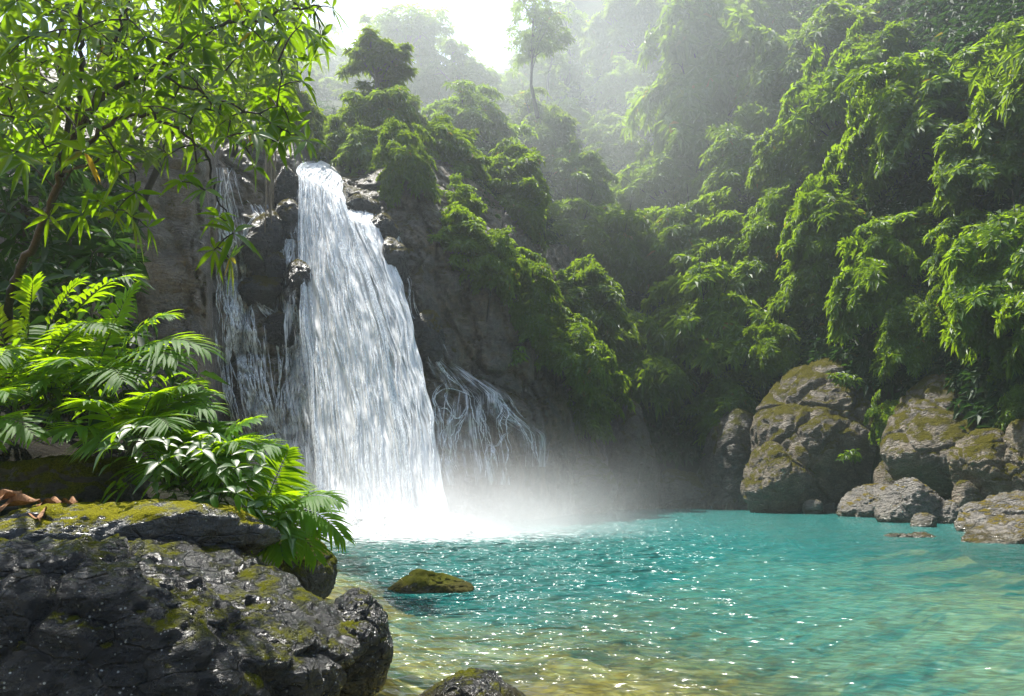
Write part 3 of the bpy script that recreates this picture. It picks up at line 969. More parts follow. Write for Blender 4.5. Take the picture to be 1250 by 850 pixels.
def strands(geo, p, n, lo, hi, wlo, whi, out=0.12, ulo=0.02, uhi=0.98):
    nv, nu, _ = p.shape
    for _ in range(n):
        u = rng.uniform(ulo, uhi) * (nu - 1)
        v0 = rng.uniform(0.03, 0.9) * (nv - 1)
        ln = rng.uniform(lo, hi) * nv
        v = np.linspace(v0, min(nv - 1, v0 + ln), 9)
        uu = np.clip(u + np.cumsum(rng.normal(0, 0.25, 9)), 0, nu - 1.001)
        i, j = np.minimum(v.astype(int), nv - 2), uu.astype(int)
        a, b = (v - i)[:, None], (uu - j)[:, None]
        q = (p[i, j] * (1 - b) + p[i, j + 1] * b) * (1 - a) + (p[i + 1, j] * (1 - b) + p[i + 1, j + 1] * b) * a
        q = q.copy()
        q[:, 1] -= rng.uniform(0.0, out) + 0.03
        q[:, 0] += rng.normal(0, 0.012, 9)
        w = rng.uniform(wlo, whi)
        r = w * np.array([0.12, 0.5, 0.85, 1, 1, 0.9, 0.7, 0.4, 0.08])
        tube(geo, q, r, 5, ((0, 1, 0.15), 0.5))


curtain('thin_curtain', [(362, 232, 28.0), (352, 300, 26.3), (346, 400, 25.0), (344, 500, 23.6), (350, 600, 22.2), (356, 658, 21.6)],
        [(376, 232, 28.0), (388, 300, 26.6), (398, 400, 25.1), (412, 500, 23.7), (424, 600, 22.3), (428, 658, 21.7)], M['lace'], wf, 60, 220, 23, 0.25, 0.1)
g = Geo()
strands(g, main_p, 500, 0.03, 0.14, 0.010, 0.045)
strands(g, main_p, 160, 0.10, 0.4, 0.012, 0.03, 0.2, 0.0, 0.08)
strands(g, main_p, 120, 0.10, 0.3, 0.012, 0.03, 0.2, 0.92, 1.0)
strands(g, sec_p, 160, 0.03, 0.14, 0.008, 0.03)
link('falling_strands', g.mesh('falling_strands'), M['strand'], wf)['kind'] = 'stuff'
g = Geo()
d0, f0 = ico(1)
nd = 900
ang, rr = rng.uniform(0, 6.283, nd), np.abs(rng.normal(0, 1.7, nd))
cxy = np.stack([FALL[0] + 0.2 + rr * np.cos(ang), FALL[1] + 0.2 + 0.7 * rr * np.sin(ang), np.abs(rng.normal(0, 0.55, nd)) * np.exp(-rr / 3) + 0.02], -1)
for q, r in zip(cxy, rng.uniform(0.008, 0.028, nd)):
    g.add(q + d0 * r, f0)
k = rng.integers(0, main_p.shape[0], 500)
ed = np.where(rng.random(500) < 0.5, 0, main_p.shape[1] - 1)
for q, r in zip(main_p[k, ed] + rng.normal(0, 0.16, (500, 3)), rng.uniform(0.006, 0.018, 500)):
    g.add(q + d0 * r, f0)
link('spray', g.mesh('spray'), M['strand'], wf)['kind'] = 'stuff'
xs_, ys_ = np.linspace(-3.2, 3.6, 90), np.linspace(-1.8, 2.2, 60)
X_, Y_ = np.meshgrid(xs_, ys_)
rr = np.hypot(X_ / 3.2, Y_ / 1.8)
pp = np.stack([X_, Y_, X_ * 0], -1)
Z_ = (0.42 * fbm(pp * 1.6, 4, 77, ridged=True) + 0.30) * np.clip(1 - rr, 0, 1) ** 0.7 + 0.03 - 0.25 * np.clip(rr - 0.9, 0, 1)
i_ = (np.arange(59)[:, None] * 90 + np.arange(89)[None]).ravel()
link('splash', mesh_np('splash', np.stack([X_ + FALL[0] + 0.2, Y_ + FALL[1] + 0.2, Z_], -1).reshape(-1, 3), [np.stack([i_, i_ + 1, i_ + 91, i_ + 90], -1)]), M['foam'], wf)
for o in wf.children:
    child(o, wf)


def on_cliff(px, py, off=0.07):
    Y = cliff.Y(px, py)
    d = 1.2
    Y = np.minimum.reduce([Y, cliff.Y(np.asarray(px) + d, py), cliff.Y(np.asarray(px) - d, py), cliff.Y(px, np.asarray(py) + d), cliff.Y(px, np.asarray(py) - d)])
    return P(px, py, Y - off)


def bundle(geo, guide, n, spread, wpx, wob=1.5, off=0.06, cover=(0.35, 1.0)):
    gp = smooth_path(np.array(guide, float), 10)
    gp = gp + np.cumsum(rng.normal(0, 0.22, gp.shape), axis=0) * np.array([1.0, 0.3])
    m = len(gp)
    ln = np.concatenate([[0], np.cumsum(np.linalg.norm(np.diff(gp, axis=0), axis=1))])
    for k in range(n):
        c = rng.uniform(*cover) if n > 1 else 1.0
        s = rng.uniform(0, 1 - c)
        tt = np.linspace(s, s + c, max(12, int(ln[-1] * c / 2.5))) * ln[-1]
        q = np.stack([np.interp(tt, ln, gp[:, 0]), np.interp(tt, ln, gp[:, 1])], -1)
        o = rng.normal(0, spread)
        fan = np.linspace(0.5, 1.2, len(tt))
        nx = np.cumsum(rng.normal(0, 1, len(tt)))
        nx = wob * (nx - np.linspace(nx[0], nx[-1], len(tt))) * 0.45
        q[:, 0] += o * fan + nx
        w3 = on_cliff(q[:, 0], q[:, 1], off)
        w3[1:-1] = (w3[:-2] + w3[1:-1] * 2 + w3[2:]) / 4
        w = wpx * rng.uniform(0.25, 0.85) * w3[:, 1] / F_PX / 2
        prof = np.minimum(1, np.minimum(np.linspace(0, 5, len(tt)) + 0.25, np.linspace(5, 0, len(tt)) + 0.2)) * (0.8 + 0.35 * np.sin(np.linspace(0, rng.uniform(4, 14), len(tt)) + rng.random() * 6))
        tube(geo, w3, w * np.maximum(prof, 0.1), 5, ((0, 1, 0.2), 0.35))


def cliff_sheet(name, left, right, parent, seed, nu=46, nv=150, dens=0.0, off=0.10):
    t = np.linspace(0, 1, nv)
    a, b = px_curve(left, t), px_curve(right, t)
    u = np.linspace(0, 1, nu)
    q = a[:, None] * (1 - u)[None, :, None] + b[:, None] * u[None, :, None]
    q[..., 0] += 5.0 * np.sin(t * 9 + seed)[:, None]
    Y = cliff.Y(q[..., 0], q[..., 1])
    for _ in range(2):
        Z = np.pad(Y, 1, mode='edge')
        Y = np.minimum(Y, (Z[:-2, 1:-1] + Z[2:, 1:-1] + Z[1:-1, :-2] + Z[1:-1, 2:]) / 4)
    p = P(q[..., 0], q[..., 1], Y - off)
    along = np.repeat((t * np.linalg.norm(p[-1, nu // 2] - p[0, nu // 2])), nu)
    e = np.minimum(u, 1 - u)
    den = np.interp(e, [0, 0.15, 0.4, 0.5], [-0.28, -0.05, 0.03, 0.05])[None] + np.interp(t, [0, 0.06, 0.85, 1], [-0.2, 0, 0, -0.15])[:, None] + dens
    den = den + 0.10 * fbm(p * 0.9, 3, seed)
    i = (np.arange(nv - 1)[:, None] * nu + np.arange(nu - 1)[None]).ravel()
    me = mesh_np(name, p.reshape(-1, 3), [np.stack([i + nu, i + nu + 1, i + 1, i], -1)], True, None,
                 {'across': np.broadcast_to(u, (nv, nu)).ravel(), 'along': along, 'density': den.ravel()})
    child(link(name, me, M['lace'], parent), parent)


def rivulet_thing(name, label, cat, parts):
    first = parts[0][1][0][0][0]
    bp = on_cliff(np.array([first[0]]), np.array([first[1]]))[0]
    e = empty(name, bp, label, cat)
    for pn, bl, mt in parts:
        g = Geo()
        for b in bl:
            bundle(g, *b)
        child(link(pn, g.mesh(pn), M[mt], e), e)
    return e


side = rivulet_thing('cascade', 'thin cascade of many threads over mossy rocks left of the main curtain', 'cascade', [
    ('outer_stream', [([(276, 205), (272, 260), (283, 310), (290, 370), (298, 430), (312, 500), (328, 560)], 26, 7, 4.4, 2.2),
                      ([(270, 330), (285, 400), (292, 450), (305, 520)], 18, 10, 3.0, 2.2),
                      ([(262, 390), (275, 450), (290, 520), (300, 570)], 10, 5, 2.8, 1.8)], 'strand'),
    ('inner_stream', [([(300, 245), (318, 258), (333, 290), (345, 345), (350, 400), (352, 450), (347, 490), (355, 550), (380, 620)], 12, 4, 4.4, 1.8),
                      ([(318, 258), (303, 275), (296, 310), (300, 350)], 4, 2, 1.8, 1.0),
                      ([(330, 320), (350, 350), (360, 380), (378, 400), (372, 440)], 4, 3, 2.0, 1.5),
                      ([(355, 230), (362, 270), (352, 320), (365, 370), (377, 420)], 9, 4, 3.2, 1.8),
                      ([(300, 350), (325, 380), (345, 395), (362, 410), (376, 440)], 8, 4, 3.2, 1.8),
                      ([(345, 480), (342, 495), (352, 515), (370, 540)], 3, 2, 2.4, 1.0)], 'strand'),
    ('thin_veil', [([(372, 380), (368, 440), (376, 510), (392, 590)], 70, 11, 3.4, 2.2),
                   ([(310, 470), (330, 540), (350, 600)], 40, 14, 2.6, 2.2),
                   ([(350, 500), (365, 560), (385, 620)], 50, 14, 3.0, 2.2)], 'veil'),
])
cliff_sheet('water_film', [(266, 205), (268, 300), (272, 400), (282, 500), (296, 580)], [(290, 205), (306, 300), (326, 400), (345, 500), (372, 590)], side, 5, dens=0.13)
cliff_sheet('water_film', [(296, 250), (318, 300), (328, 380), (330, 480), (345, 590)], [(332, 250), (366, 300), (378, 380), (384, 480), (398, 600)], side, 8, dens=0.11)
rivulet_thing('spout', 'small split spouts falling over the mossy rock at the right lip', 'cascade', [
    ('stream', [([(477, 272), (485, 284), (483, 300), (489, 325), (497, 350)], 5, 2.5, 2.2, 1.0), ([(485, 284), (493, 300), (492, 325), (501, 345), (499, 375)], 4, 2.5, 2.0, 1.0),
                ([(467, 285), (471, 305), (483, 330)], 3, 2, 2.0, 1.0), ([(503, 345), (507, 370), (517, 395)], 3, 3, 2.0, 1.0)], 'strand')])
net = rivulet_thing('rivulet', 'branching white rivulets netted across the dark ledge right of the falls', 'rivulet', [
    ('stream', [([(515, 390), (527, 410), (530, 432), (540, 450), (553, 463), (570, 474)], 5, 2.0, 1.9, 2.2, 0.05, (0.4, 1.0)),
                ([(566, 470), (580, 488), (586, 512), (594, 535), (592, 560), (588, 590)], 9, 3.5, 1.9, 2.2, 0.05),
                ([(556, 470), (545, 482), (552, 503), (546, 528), (550, 556), (566, 588)], 6, 2.5, 1.9, 2.2, 0.05),
                ([(545, 462), (532, 480), (534, 508), (540, 532), (538, 565), (545, 590)], 6, 2.5, 1.9, 2.2, 0.05),
                ([(572, 478), (570, 502), (560, 524), (556, 548), (557, 580)], 5, 2.0, 1.9, 2.2, 0.05),
                ([(590, 474), (606, 484), (614, 500), (612, 522), (618, 550), (612, 585)], 5, 2.2, 1.9, 2.2, 0.05),
                ([(606, 484), (628, 510), (642, 522), (648, 540), (655, 572)], 5, 2.2, 1.9, 2.2, 0.05),
                ([(594, 535), (604, 550), (608, 575)], 4, 2.0, 2.0, 1.2, 0.05),
                ([(577, 485), (562, 478), (545, 474), (531, 482), (530, 495), (545, 498)], 2, 1, 2.0, 1.0, 0.05, (0.8, 1)),
                ([(534, 500), (545, 499), (556, 512), (566, 505), (572, 492)], 2, 1, 1.8, 1.2, 0.05, (0.8, 1)),
                ([(593, 541), (606, 545), (613, 534), (622, 526)], 2, 1, 1.8, 1.0, 0.05, (0.8, 1)),
                ([(610, 512), (624, 513), (640, 521)], 2, 1, 1.8, 1.0, 0.05, (0.8, 1))], 'strand')])
cliff_sheet('water_film', [(512, 385), (518, 440), (530, 480), (532, 540), (536, 592)], [(534, 385), (548, 440), (612, 480), (622, 540), (618, 592)], net, 11, dens=0.15, off=0.05)
cliff_sheet('water_film', [(585, 480), (600, 505), (625, 530), (640, 570)], [(612, 480), (640, 505), (664, 530), (672, 570)], net, 14, nv=80, dens=0.12, off=0.05)

# ------------------------------------------------------------------ trees and shrubs of the slope
def crown_geo(seed, R_, lobes, whorl_n, L, W, nl=5, droop=0.35, mode='dome', squash=0.8, fill=0.15):
    """uneven crown: many small lobes through an irregular ellipsoid, leaf rosettes over each lobe"""
    r_ = np.random.default_rng(seed)
    cs, rs = [], []
    while len(cs) < lobes:
        d = r_.normal(size=3)
        d /= np.linalg.norm(d)
        if d[2] < -0.75:
            continue
        rr = r_.uniform(0.25, 0.85) ** 0.6 * (0.80 + 0.85 * float(perlin(d * 1.3 + seed * 1.7, seed)))
        c = d * rr * R_ * np.array([1, 1, squash])
        r = R_ * r_.uniform(0.16, 0.34) * (1.2 - 0.4 * rr)
        cs.append(c)
        rs.append(r)
    cs, rs = np.array(cs), np.array(rs)
    pts, axs = [], []
    wgt = rs ** 1.7
    wgt = wgt / wgt.sum()
    up = np.array([0, 0, 1.0])
    steep = {'dome': (-0.75, 0.15), 'tier': (-0.55, 0.0), 'droop': (-1.0, -0.2), 'round': (-0.3, 0.5)}[mode]
    for c, r, wg in zip(cs, rs, wgt):
        per = max(10, int(whorl_n * wg))
        oh = c / R_ * np.array([1, 1, 0]) + r_.normal(0, 0.3, 3) * np.array([1, 1, 0])
        di = norm(norm(oh) + up * r_.uniform(*steep))
        sd = norm(np.cross(di, up))
        nr = np.cross(sd, di)
        a = r_.uniform(-0.75, 1.0, per) * r * 1.55
        b = r_.normal(0, 0.42, per) * r * (1.05 - 0.55 * np.clip(a / r, 0, 1))
        z = -0.28 * np.clip(a, 0, None) ** 2 / r - 0.22 * b ** 2 / r + r_.normal(0, 0.11, per) * r
        pts.append(c + a[:, None] * di + b[:, None] * sd + z[:, None] * nr)
        axs.append(norm(nr * 0.9 + di * 0.45 + sd * (b / r)[:, None] * 0.5 + r_.normal(0, 0.22, (per, 3))))
    pts, axs = np.concatenate(pts), np.concatenate(axs)
    keep = np.ones(len(pts), bool)
    g = Geo()
    k = keep.sum()
    whorls(g, pts[keep], axs[keep], nl, L * r_.uniform(0.75, 1.25, k), W * r_.uniform(0.8, 1.2, k), 0.0, False, droop)
    return g, cs, rs


def limb_geo(cs, rs, R_, hc, r0, seed, below=4.0, bend=0.3, leader=False):
    r_ = np.random.default_rng(seed)
    g = Geo()
    fork = np.array([r_.normal(0, 0.2), r_.normal(0, 0.2), -R_ * 0.75])
    trunk = smooth_path([(r_.normal(0, bend), r_.normal(0, bend), -hc - below), (r_.normal(0, bend), r_.normal(0, bend), -hc * 0.75 - below * 0.3), tuple(fork)], 6)
    tube(g, trunk, np.linspace(r0, r0 * 0.62, len(trunk)), 8)
    if leader:
        top = np.array([r_.normal(0, 0.3), 0, R_ * 0.8])
        lead = smooth_path([fork, fork * 0.5 + top * 0.5 + np.array([r_.normal(0, 0.3), 0, 0]), top], 8)
        tube(g, lead, np.linspace(r0 * 0.62, r0 * 0.1, len(lead)), 7)
        for c, r in list(zip(cs, rs))[:30]:
            s = lead[np.argmin(np.abs(lead[:, 2] - (c[2] - 0.9 * np.hypot(c[0], c[1]) - 0.5)))]
            pth = smooth_path([s, s * 0.5 + c * 0.5 + np.array([0, 0, -0.15]), c], 4)
            tube(g, pth, np.linspace(r0 * 0.26, r0 * 0.05, len(pth)), 5)
        return g
    for c, r in list(zip(cs, rs))[:16]:
        mid = fork * 0.55 + c * 0.45 + np.array([0, 0, R_ * 0.08]) + r_.normal(0, R_ * 0.06, 3)
        pth = smooth_path([fork, mid, c, c + (c - mid) * 0.5], 5)
        tube(g, pth, np.linspace(r0 * 0.42, r0 * 0.06, len(pth)), 5)
        for _ in range(2):
            e = c + norm(r_.normal(size=3)) * r * 0.8
            s = pth[len(pth) // 2]
            pp = smooth_path([s, (s + e) / 2 + r_.normal(0, 0.15, 3), e], 3)
            tube(g, pp, np.linspace(r0 * 0.16, r0 * 0.03, len(pp)), 4)
    return g


PROTO = {}


def make_proto(key, seed, R_, lobes, wn, L, W, nl, droop, mode, hc, r0, squash, mat, bark):
    g, cs, rs = crown_geo(seed, R_, lobes, wn, L, W, nl, droop, mode, squash)
    PROTO[key] = (g.mesh('crown_' + key, False), limb_geo(cs, rs, R_, hc, r0, seed + 1).mesh('trunk_' + key), R_, hc, mat, bark)


make_proto('dome_a', 1, 4.0, 76, 3900, 0.55, 0.23, 5, 0.35, 'dome', 6.0, 0.20, 0.95, 'leaf_far', 'bark_grey')
make_proto('dome_b', 2, 4.0, 70, 3800, 0.56, 0.24, 5, 0.40, 'dome', 6.0, 0.22, 1.1, 'leaf_far', 'bark_grey')
make_proto('tall', 3, 4.0, 84, 4200, 0.55, 0.23, 5, 0.40, 'dome', 6.0, 0.20, 1.45, 'leaf_mid', 'bark_grey')
make_proto('tier_a', 4, 3.5, 70, 3300, 0.52, 0.20, 5, 0.40, 'tier', 4.5, 0.13, 0.95, 'leaf_mid', 'bark')
make_proto('tier_b', 5, 3.5, 80, 3600, 0.52, 0.19, 6, 0.45, 'tier', 4.5, 0.13, 1.2, 'leaf_mid', 'bark')
make_proto('droop_a', 6, 3.0, 62, 2700, 0.46, 0.18, 6, 0.38, 'droop', 4.0, 0.11, 1.1, 'leaf_mid', 'bark')
make_proto('droop_b', 7, 3.0, 72, 2900, 0.45, 0.175, 6, 0.40, 'droop', 4.0, 0.11, 1.4, 'leaf_mid', 'bark')


def put_tree(px, py, w, key, label, cat='tree', name='forest_tree', pull=0.5, group=None, Y=None, zs=1.0):
    cm, tm, R_, hc, mt, bk = PROTO[key]
    Yh = float(hill.Y(px, py)) if Y is None else Y
    if px < 755 and py > np.interp(px, cliff.x, cliff.top):
        Yh = min(Yh, float(cliff.Y(px, py)))
    rad = w / 2 * Yh / F_PX * 1.06
    s = rad / R_
    Yc = Yh - pull * rad
    c = P(px, py, Yc)
    b = Vector((c[0], c[1], c[2] - hc * s * zs))
    e = empty(name, b, label, cat, group)
    e.rotation_euler = (rng.normal(0, 0.13), rng.normal(0, 0.13), rng.uniform(0, 6.28))
    s *= rng.uniform(0.85, 1.25)
    zs = rng.uniform(0.8, 1.25)
    e.scale = (s, s, s * zs)
    for nm, me, mk in (('crown', cm, mt), ('trunk', tm, bk)):
        o = bpy.data.objects.new(nm, me)
        if not me.materials:
            me.materials.append(M[mk])
        C.objects.link(o)
        o.parent = e
        o.location = (0, 0, hc)
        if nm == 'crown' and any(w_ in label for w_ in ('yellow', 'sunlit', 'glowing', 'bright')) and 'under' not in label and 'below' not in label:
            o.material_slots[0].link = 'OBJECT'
            o.material_slots[0].material = M['leaf_sunlit']  # crowns described as sunlit carry that light in their leaf colour
    return e


SLOPE = 'trees of the forested gorge slope'
TREES = [
    # far, hazy, above the falls
    (672, 440, 90, 'tier_a', 'dark shrub hanging down the end of the rock ledge right of the rivulets', 'slope_shrub', 0.4),
    (712, 500, 100, 'tier_b', 'lowest dark shrub at the back of the pool beside the mist', 'slope_shrub', 0.4),
    (640, 395, 60, 'droop_a', 'small dim shrub drooping over the right part of the bare rock face', 'slope_shrub', 0.4),
    (700, 385, 100, 'tier_b', 'dark hanging crown in the hollow just right of the bare rock face', 'forest_tree', 0.4),
    (448, 205, 70, 'droop_a', 'drooping shrub on the bank edge straight above the two lips of the falls', 'slope_shrub', 0.3),
    (505, 212, 85, 'droop_b', 'shrub overhanging the brown bank right of the falls lip', 'slope_shrub', 0.4),
    (560, 245, 80, 'droop_a', 'dark shrub above the grey rock face right of the falls', 'slope_shrub', 0.4),
    (590, 335, 70, 'droop_b', 'small hanging shrub on the upper edge of the bare rock face', 'slope_shrub', 0.4),
    (645, 365, 80, 'tier_b', 'dark shrub at the right end of the bare rock face', 'slope_shrub', 0.4),
    (375, 120, 90, 'dome_a', 'bluish hazy tree farthest left behind the overhanging branches', 'forest_tree', 0.3),
    (352, 150, 90, 'dome_b', 'hazy green tree low behind the overhanging branches, next to the falls top', 'forest_tree', 0.3),
    (392, 88, 80, 'dome_a', 'palest blue-green tree on the far ridge left of the round-headed tree', 'forest_tree', 0.3),
    (425, 118, 80, 'dome_b', 'hazy ridge tree directly left of the round-headed trunk', 'forest_tree', 0.3),
    (520, 122, 80, 'dome_a', 'hazy ridge tree between the round-headed trunk and the dark domed tree', 'forest_tree', 0.3),
    (645, 112, 70, 'dome_b', 'faint ridge tree behind the slender trunks', 'forest_tree', 0.3),
    (402, 165, 70, 'dome_b', 'pale green bushy tree at the far left of the valley floor above the falls', 'forest_tree', 0.5),
    (440, 162, 80, 'dome_a', 'bright bushy tree under the round-headed tree, left side', 'forest_tree', 0.5),
    (498, 150, 75, 'dome_b', 'hazy bushy tree under the round-headed tree, right side', 'forest_tree', 0.5),
    (420, 190, 80, 'tier_a', 'dark leafy shrub on the bank left above the falls lip', 'slope_shrub', 0.4),
    (478, 182, 105, 'tier_b', 'dark wide shrub on the bank over the falls lip', 'slope_shrub', 0.4),
    (548, 150, 90, 'dome_a', 'sunlit yellow-green tree in the dip beneath the dark domed tree', 'forest_tree', 0.5),
    (605, 165, 120, 'dome_b', 'large glowing rounded tree in the brightest haze at valley centre', 'forest_tree', 0.6),
    (560, 200, 110, 'tier_b', 'green shrub mass below the large glowing rounded tree', 'slope_shrub', 0.4),
    (660, 175, 95, 'dome_a', 'pale hazy tree around the trunk of the tall slender tree', 'forest_tree', 0.5),
    (612, 130, 60, 'dome_a', 'small sunlit tree on the skyline right of the dark domed tree', 'forest_tree', 0.3),
    (612, 245, 100, 'tall', 'column-shaped bush with a lit top above the bare rock face', 'forest_tree', 0.5),
    (560, 292, 95, 'tier_b', 'dark drooping shrub hanging over the grey rock face', 'slope_shrub', 0.3),
    (625, 315, 90, 'tier_a', 'dense dark shrub at the top right of the rock face', 'slope_shrub', 0.3),
    (700, 145, 70, 'dome_a', 'small bright crown on the ridge right of the slender tree', 'forest_tree', 0.5),
    (682, 95, 55, 'dome_b', 'little yellow-green tree on the ridge beside the slender tree', 'forest_tree', 0.5),
    (742, 108, 78, 'dome_a', 'sunlit cone-topped tree standing out of the ridge haze', 'forest_tree', 0.6),
    (775, 40, 120, 'dome_b', 'big dim hazy crown against the sky on the ridge', 'forest_tree', 0.4),
    (718, 55, 70, 'dome_a', 'pale tree on the skyline between slender tree and big dim crown', 'forest_tree', 0.4),
    (800, 125, 80, 'dome_a', 'mid green crown between the cone-topped tree and the yellow drooping tree', 'forest_tree', 0.5),
    (745, 185, 95, 'tall', 'misty crown in the light shafts below the cone-topped tree', 'forest_tree', 0.5),
    (690, 225, 95, 'tier_b', 'misty shrub in the light shafts at mid slope', 'slope_shrub', 0.5),
    (760, 255, 90, 'tall', 'misty narrow crown left of the yellow drooping tree', 'forest_tree', 0.5),
    (690, 290, 100, 'tier_a', 'dim layered tree halfway up behind the rock face', 'forest_tree', 0.5),
    (868, 150, 140, 'droop_b', 'yellow-green drooping tree with a bare slanting branch, brightest on the middle slope', 'forest_tree', 0.9),
    (822, 232, 90, 'droop_a', 'sunlit drooping lower bough left of the yellow drooping tree', 'forest_tree', 0.9),
    (868, 35, 110, 'dome_b', 'bright crown at the picture top above the yellow drooping tree', 'forest_tree', 0.7),
    (935, 30, 100, 'droop_b', 'green drooping crown at the picture top left of the dark cascade of leaves', 'forest_tree', 0.6),
    (965, 120, 120, 'droop_a', 'wide dark green crown on the upper middle slope', 'forest_tree', 0.5),
    (1030, 55, 120, 'tier_a', 'dark crown with bare twigs at the picture top', 'forest_tree', 0.5),
    (905, 225, 100, 'tier_b', 'shaded crown below the yellow drooping tree', 'forest_tree', 0.5),
    (975, 215, 110, 'tier_a', 'shaded layered tree under the wide dark green crown', 'forest_tree', 0.5),
    (1035, 165, 110, 'droop_a', 'dark leafy tree left of the brightest near tree', 'forest_tree', 0.5),
    (745, 335, 110, 'tier_b', 'dim blue-green tree in the misty hollow', 'forest_tree', 0.5),
    (752, 405, 130, 'tier_a', 'layered fan of green foliage in the dark hollow centre', 'forest_tree', 0.8),
    (838, 320, 120, 'tier_b', 'dark crown in the shadowed hollow right of centre', 'forest_tree', 0.5),
    (845, 425, 120, 'tier_a', 'low dim layered tree right of the layered fan', 'forest_tree', 0.6),
    (670, 395, 90, 'tier_b', 'dim shrub filling the hollow right of the bare rock face', 'slope_shrub', 0.4),
    (775, 480, 120, 'tier_a', 'low shaded shrub over the hazy rocks at the pool back', 'slope_shrub', 0.4),
    (880, 490, 110, 'tier_b', 'low shaded shrub above the wide hazy rock', 'slope_shrub', 0.4),
    (935, 285, 90, 'droop_b', 'tree with one sunlit tip in the middle of the dark slope', 'forest_tree', 0.8),
    (905, 375, 110, 'tier_a', 'dark shrub band left of the hanging creeper tree', 'slope_shrub', 0.4),
    (985, 355, 110, 'droop_b', 'hanging creeper-like tree above the tallest tan boulder', 'forest_tree', 0.7),
    (962, 425, 80, 'droop_a', 'leaf curtain drooping onto the shoulder of the tallest tan boulder', 'slope_shrub', 0.6),
    (1030, 285, 110, 'tier_b', 'dark tree between hanging creeper and brightest near tree', 'forest_tree', 0.4),
    (1062, 372, 110, 'droop_a', 'bright broad shrub perched over the tallest tan boulder', 'slope_shrub', 0.9),
    (1108, 430, 70, 'droop_b', 'hanging shrub between the tallest and the egg-shaped boulder', 'slope_shrub', 0.7),
    (1092, 515, 62, 'droop_a', 'small hanging shrub low between the two big boulders', 'slope_shrub', 1.0),
    (1150, 120, 150, 'droop_b', 'brightest near tree of large glossy leaves on the right slope', 'forest_tree', 1.1),
    (1105, 190, 90, 'droop_a', 'long sunlit bough reaching left below the brightest near tree', 'forest_tree', 1.1),
    (1075, 90, 90, 'droop_a', 'shaded tree just left of the brightest near tree', 'forest_tree', 0.5),
    (1235, 70, 130, 'droop_a', 'sunlit tree in the upper right corner', 'forest_tree', 0.9),
    (1215, 195, 120, 'droop_b', 'leafy tree at the right edge under the corner tree', 'forest_tree', 0.8),
    (1120, 285, 120, 'tier_b', 'dark leafy mass beneath the brightest near tree', 'slope_shrub', 0.4),
    (1205, 300, 120, 'tier_a', 'shaded shrub at the right edge above the egg-shaped boulder', 'slope_shrub', 0.4),
    (1236, 366, 120, 'droop_b', 'bright shrub of big leaves at the right edge over the egg-shaped boulder', 'slope_shrub', 0.9),
    (1146, 398, 66, 'droop_a', 'mid green shrub directly above the egg-shaped boulder', 'slope_shrub', 0.6),
    (1238, 436, 60, 'droop_a', 'low shrub drooping onto the egg-shaped boulder', 'slope_shrub', 1.0),
    (1256, 488, 60, 'droop_b', 'low shrub at the right edge above the ochre boulder', 'slope_shrub', 1.0),
    (1330, 120, 180, 'droop_a', 'shaded tree cut by the upper right picture edge below the corner tree', 'forest_tree', 0.6),
    (1340, 340, 180, 'droop_b', 'shrub cut by the right picture edge halfway down', 'slope_shrub', 0.6),
]
for (px, py, w, key, lab, nm, pull) in TREES:
    put_tree(px, py, w * 1.02, key, lab, 'tree' if nm == 'forest_tree' else 'shrub', nm, pull, SLOPE if nm == 'forest_tree' else 'shrubs of the gorge slope')


def custom_tree(px, py_base, py_c, w, hpx, label, seed, lobes=14, wn=1600, sparse=False, Y=None, mat='leaf_far', L=0.5, bark='bark_grey', r0=0.22):
    """an emergent tree with a trunk that shows below its crown"""
    Yb = float(hill.Y(px, py_base)) if Y is None else Y
    b, c = P(px, py_base, Yb), P(px, py_c, Yb)
    rad = w / 2 * Yb / F_PX
    sq = (hpx / w)
    g, cs, rs = crown_geo(seed, rad, lobes, wn, L, L * 0.4, 5, 0.35, 'round', sq * 1.15, 0.1)
    if sparse:
        rs = rs * 0.6
    H = c[2] - b[2]
    gl = limb_geo(cs, rs, rad * sq, max(0.5, H - rad * sq * 0.75), r0, seed + 1, 1.5, 0.25, sparse)
    e = empty('forest_tree', b, label, 'tree', SLOPE)
    link('crown', g.mesh('crown', False), M[mat], e, (0, 0, H))
    link('trunk', gl.mesh('trunk'), M[bark], e, (0, 0, H))
    return e


custom_tree(463, 175, 78, 98, 80, 'round-headed tree with a forked bare trunk on the far left of the valley', 61, 30, 1300, L=0.45)
custom_tree(496, 120, 42, 150, 62, 'wide airy umbrella tree on the skyline behind the round-headed tree', 62, 34, 900, mat='leaf_mid', L=0.75, r0=0.35)
custom_tree(562, 135, 88, 92, 66, 'dark domed tree on the skyline left of the sky gap', 63, 34, 1300, mat='leaf_mid', L=0.7, r0=0.4)
custom_tree(652, 195, 40, 92, 210, 'tall slender tree with thin open crown at the valley centre', 64, 46, 520, True, L=0.5, mat='leaf_mid', bark='bark', r0=0.2)
custom_tree(672, 130, 62, 50, 55, 'leaning twin beside the tall slender tree, with a lower crown', 65, 14, 260, True, L=0.6, mat='leaf_mid', bark='bark', r0=0.22)
custom_tree(693, 110, 18, 60, 60, 'second slender tree on the skyline right of the tall slender tree', 66, 16, 260, True, L=0.7, mat='leaf_mid', bark='bark', r0=0.3)

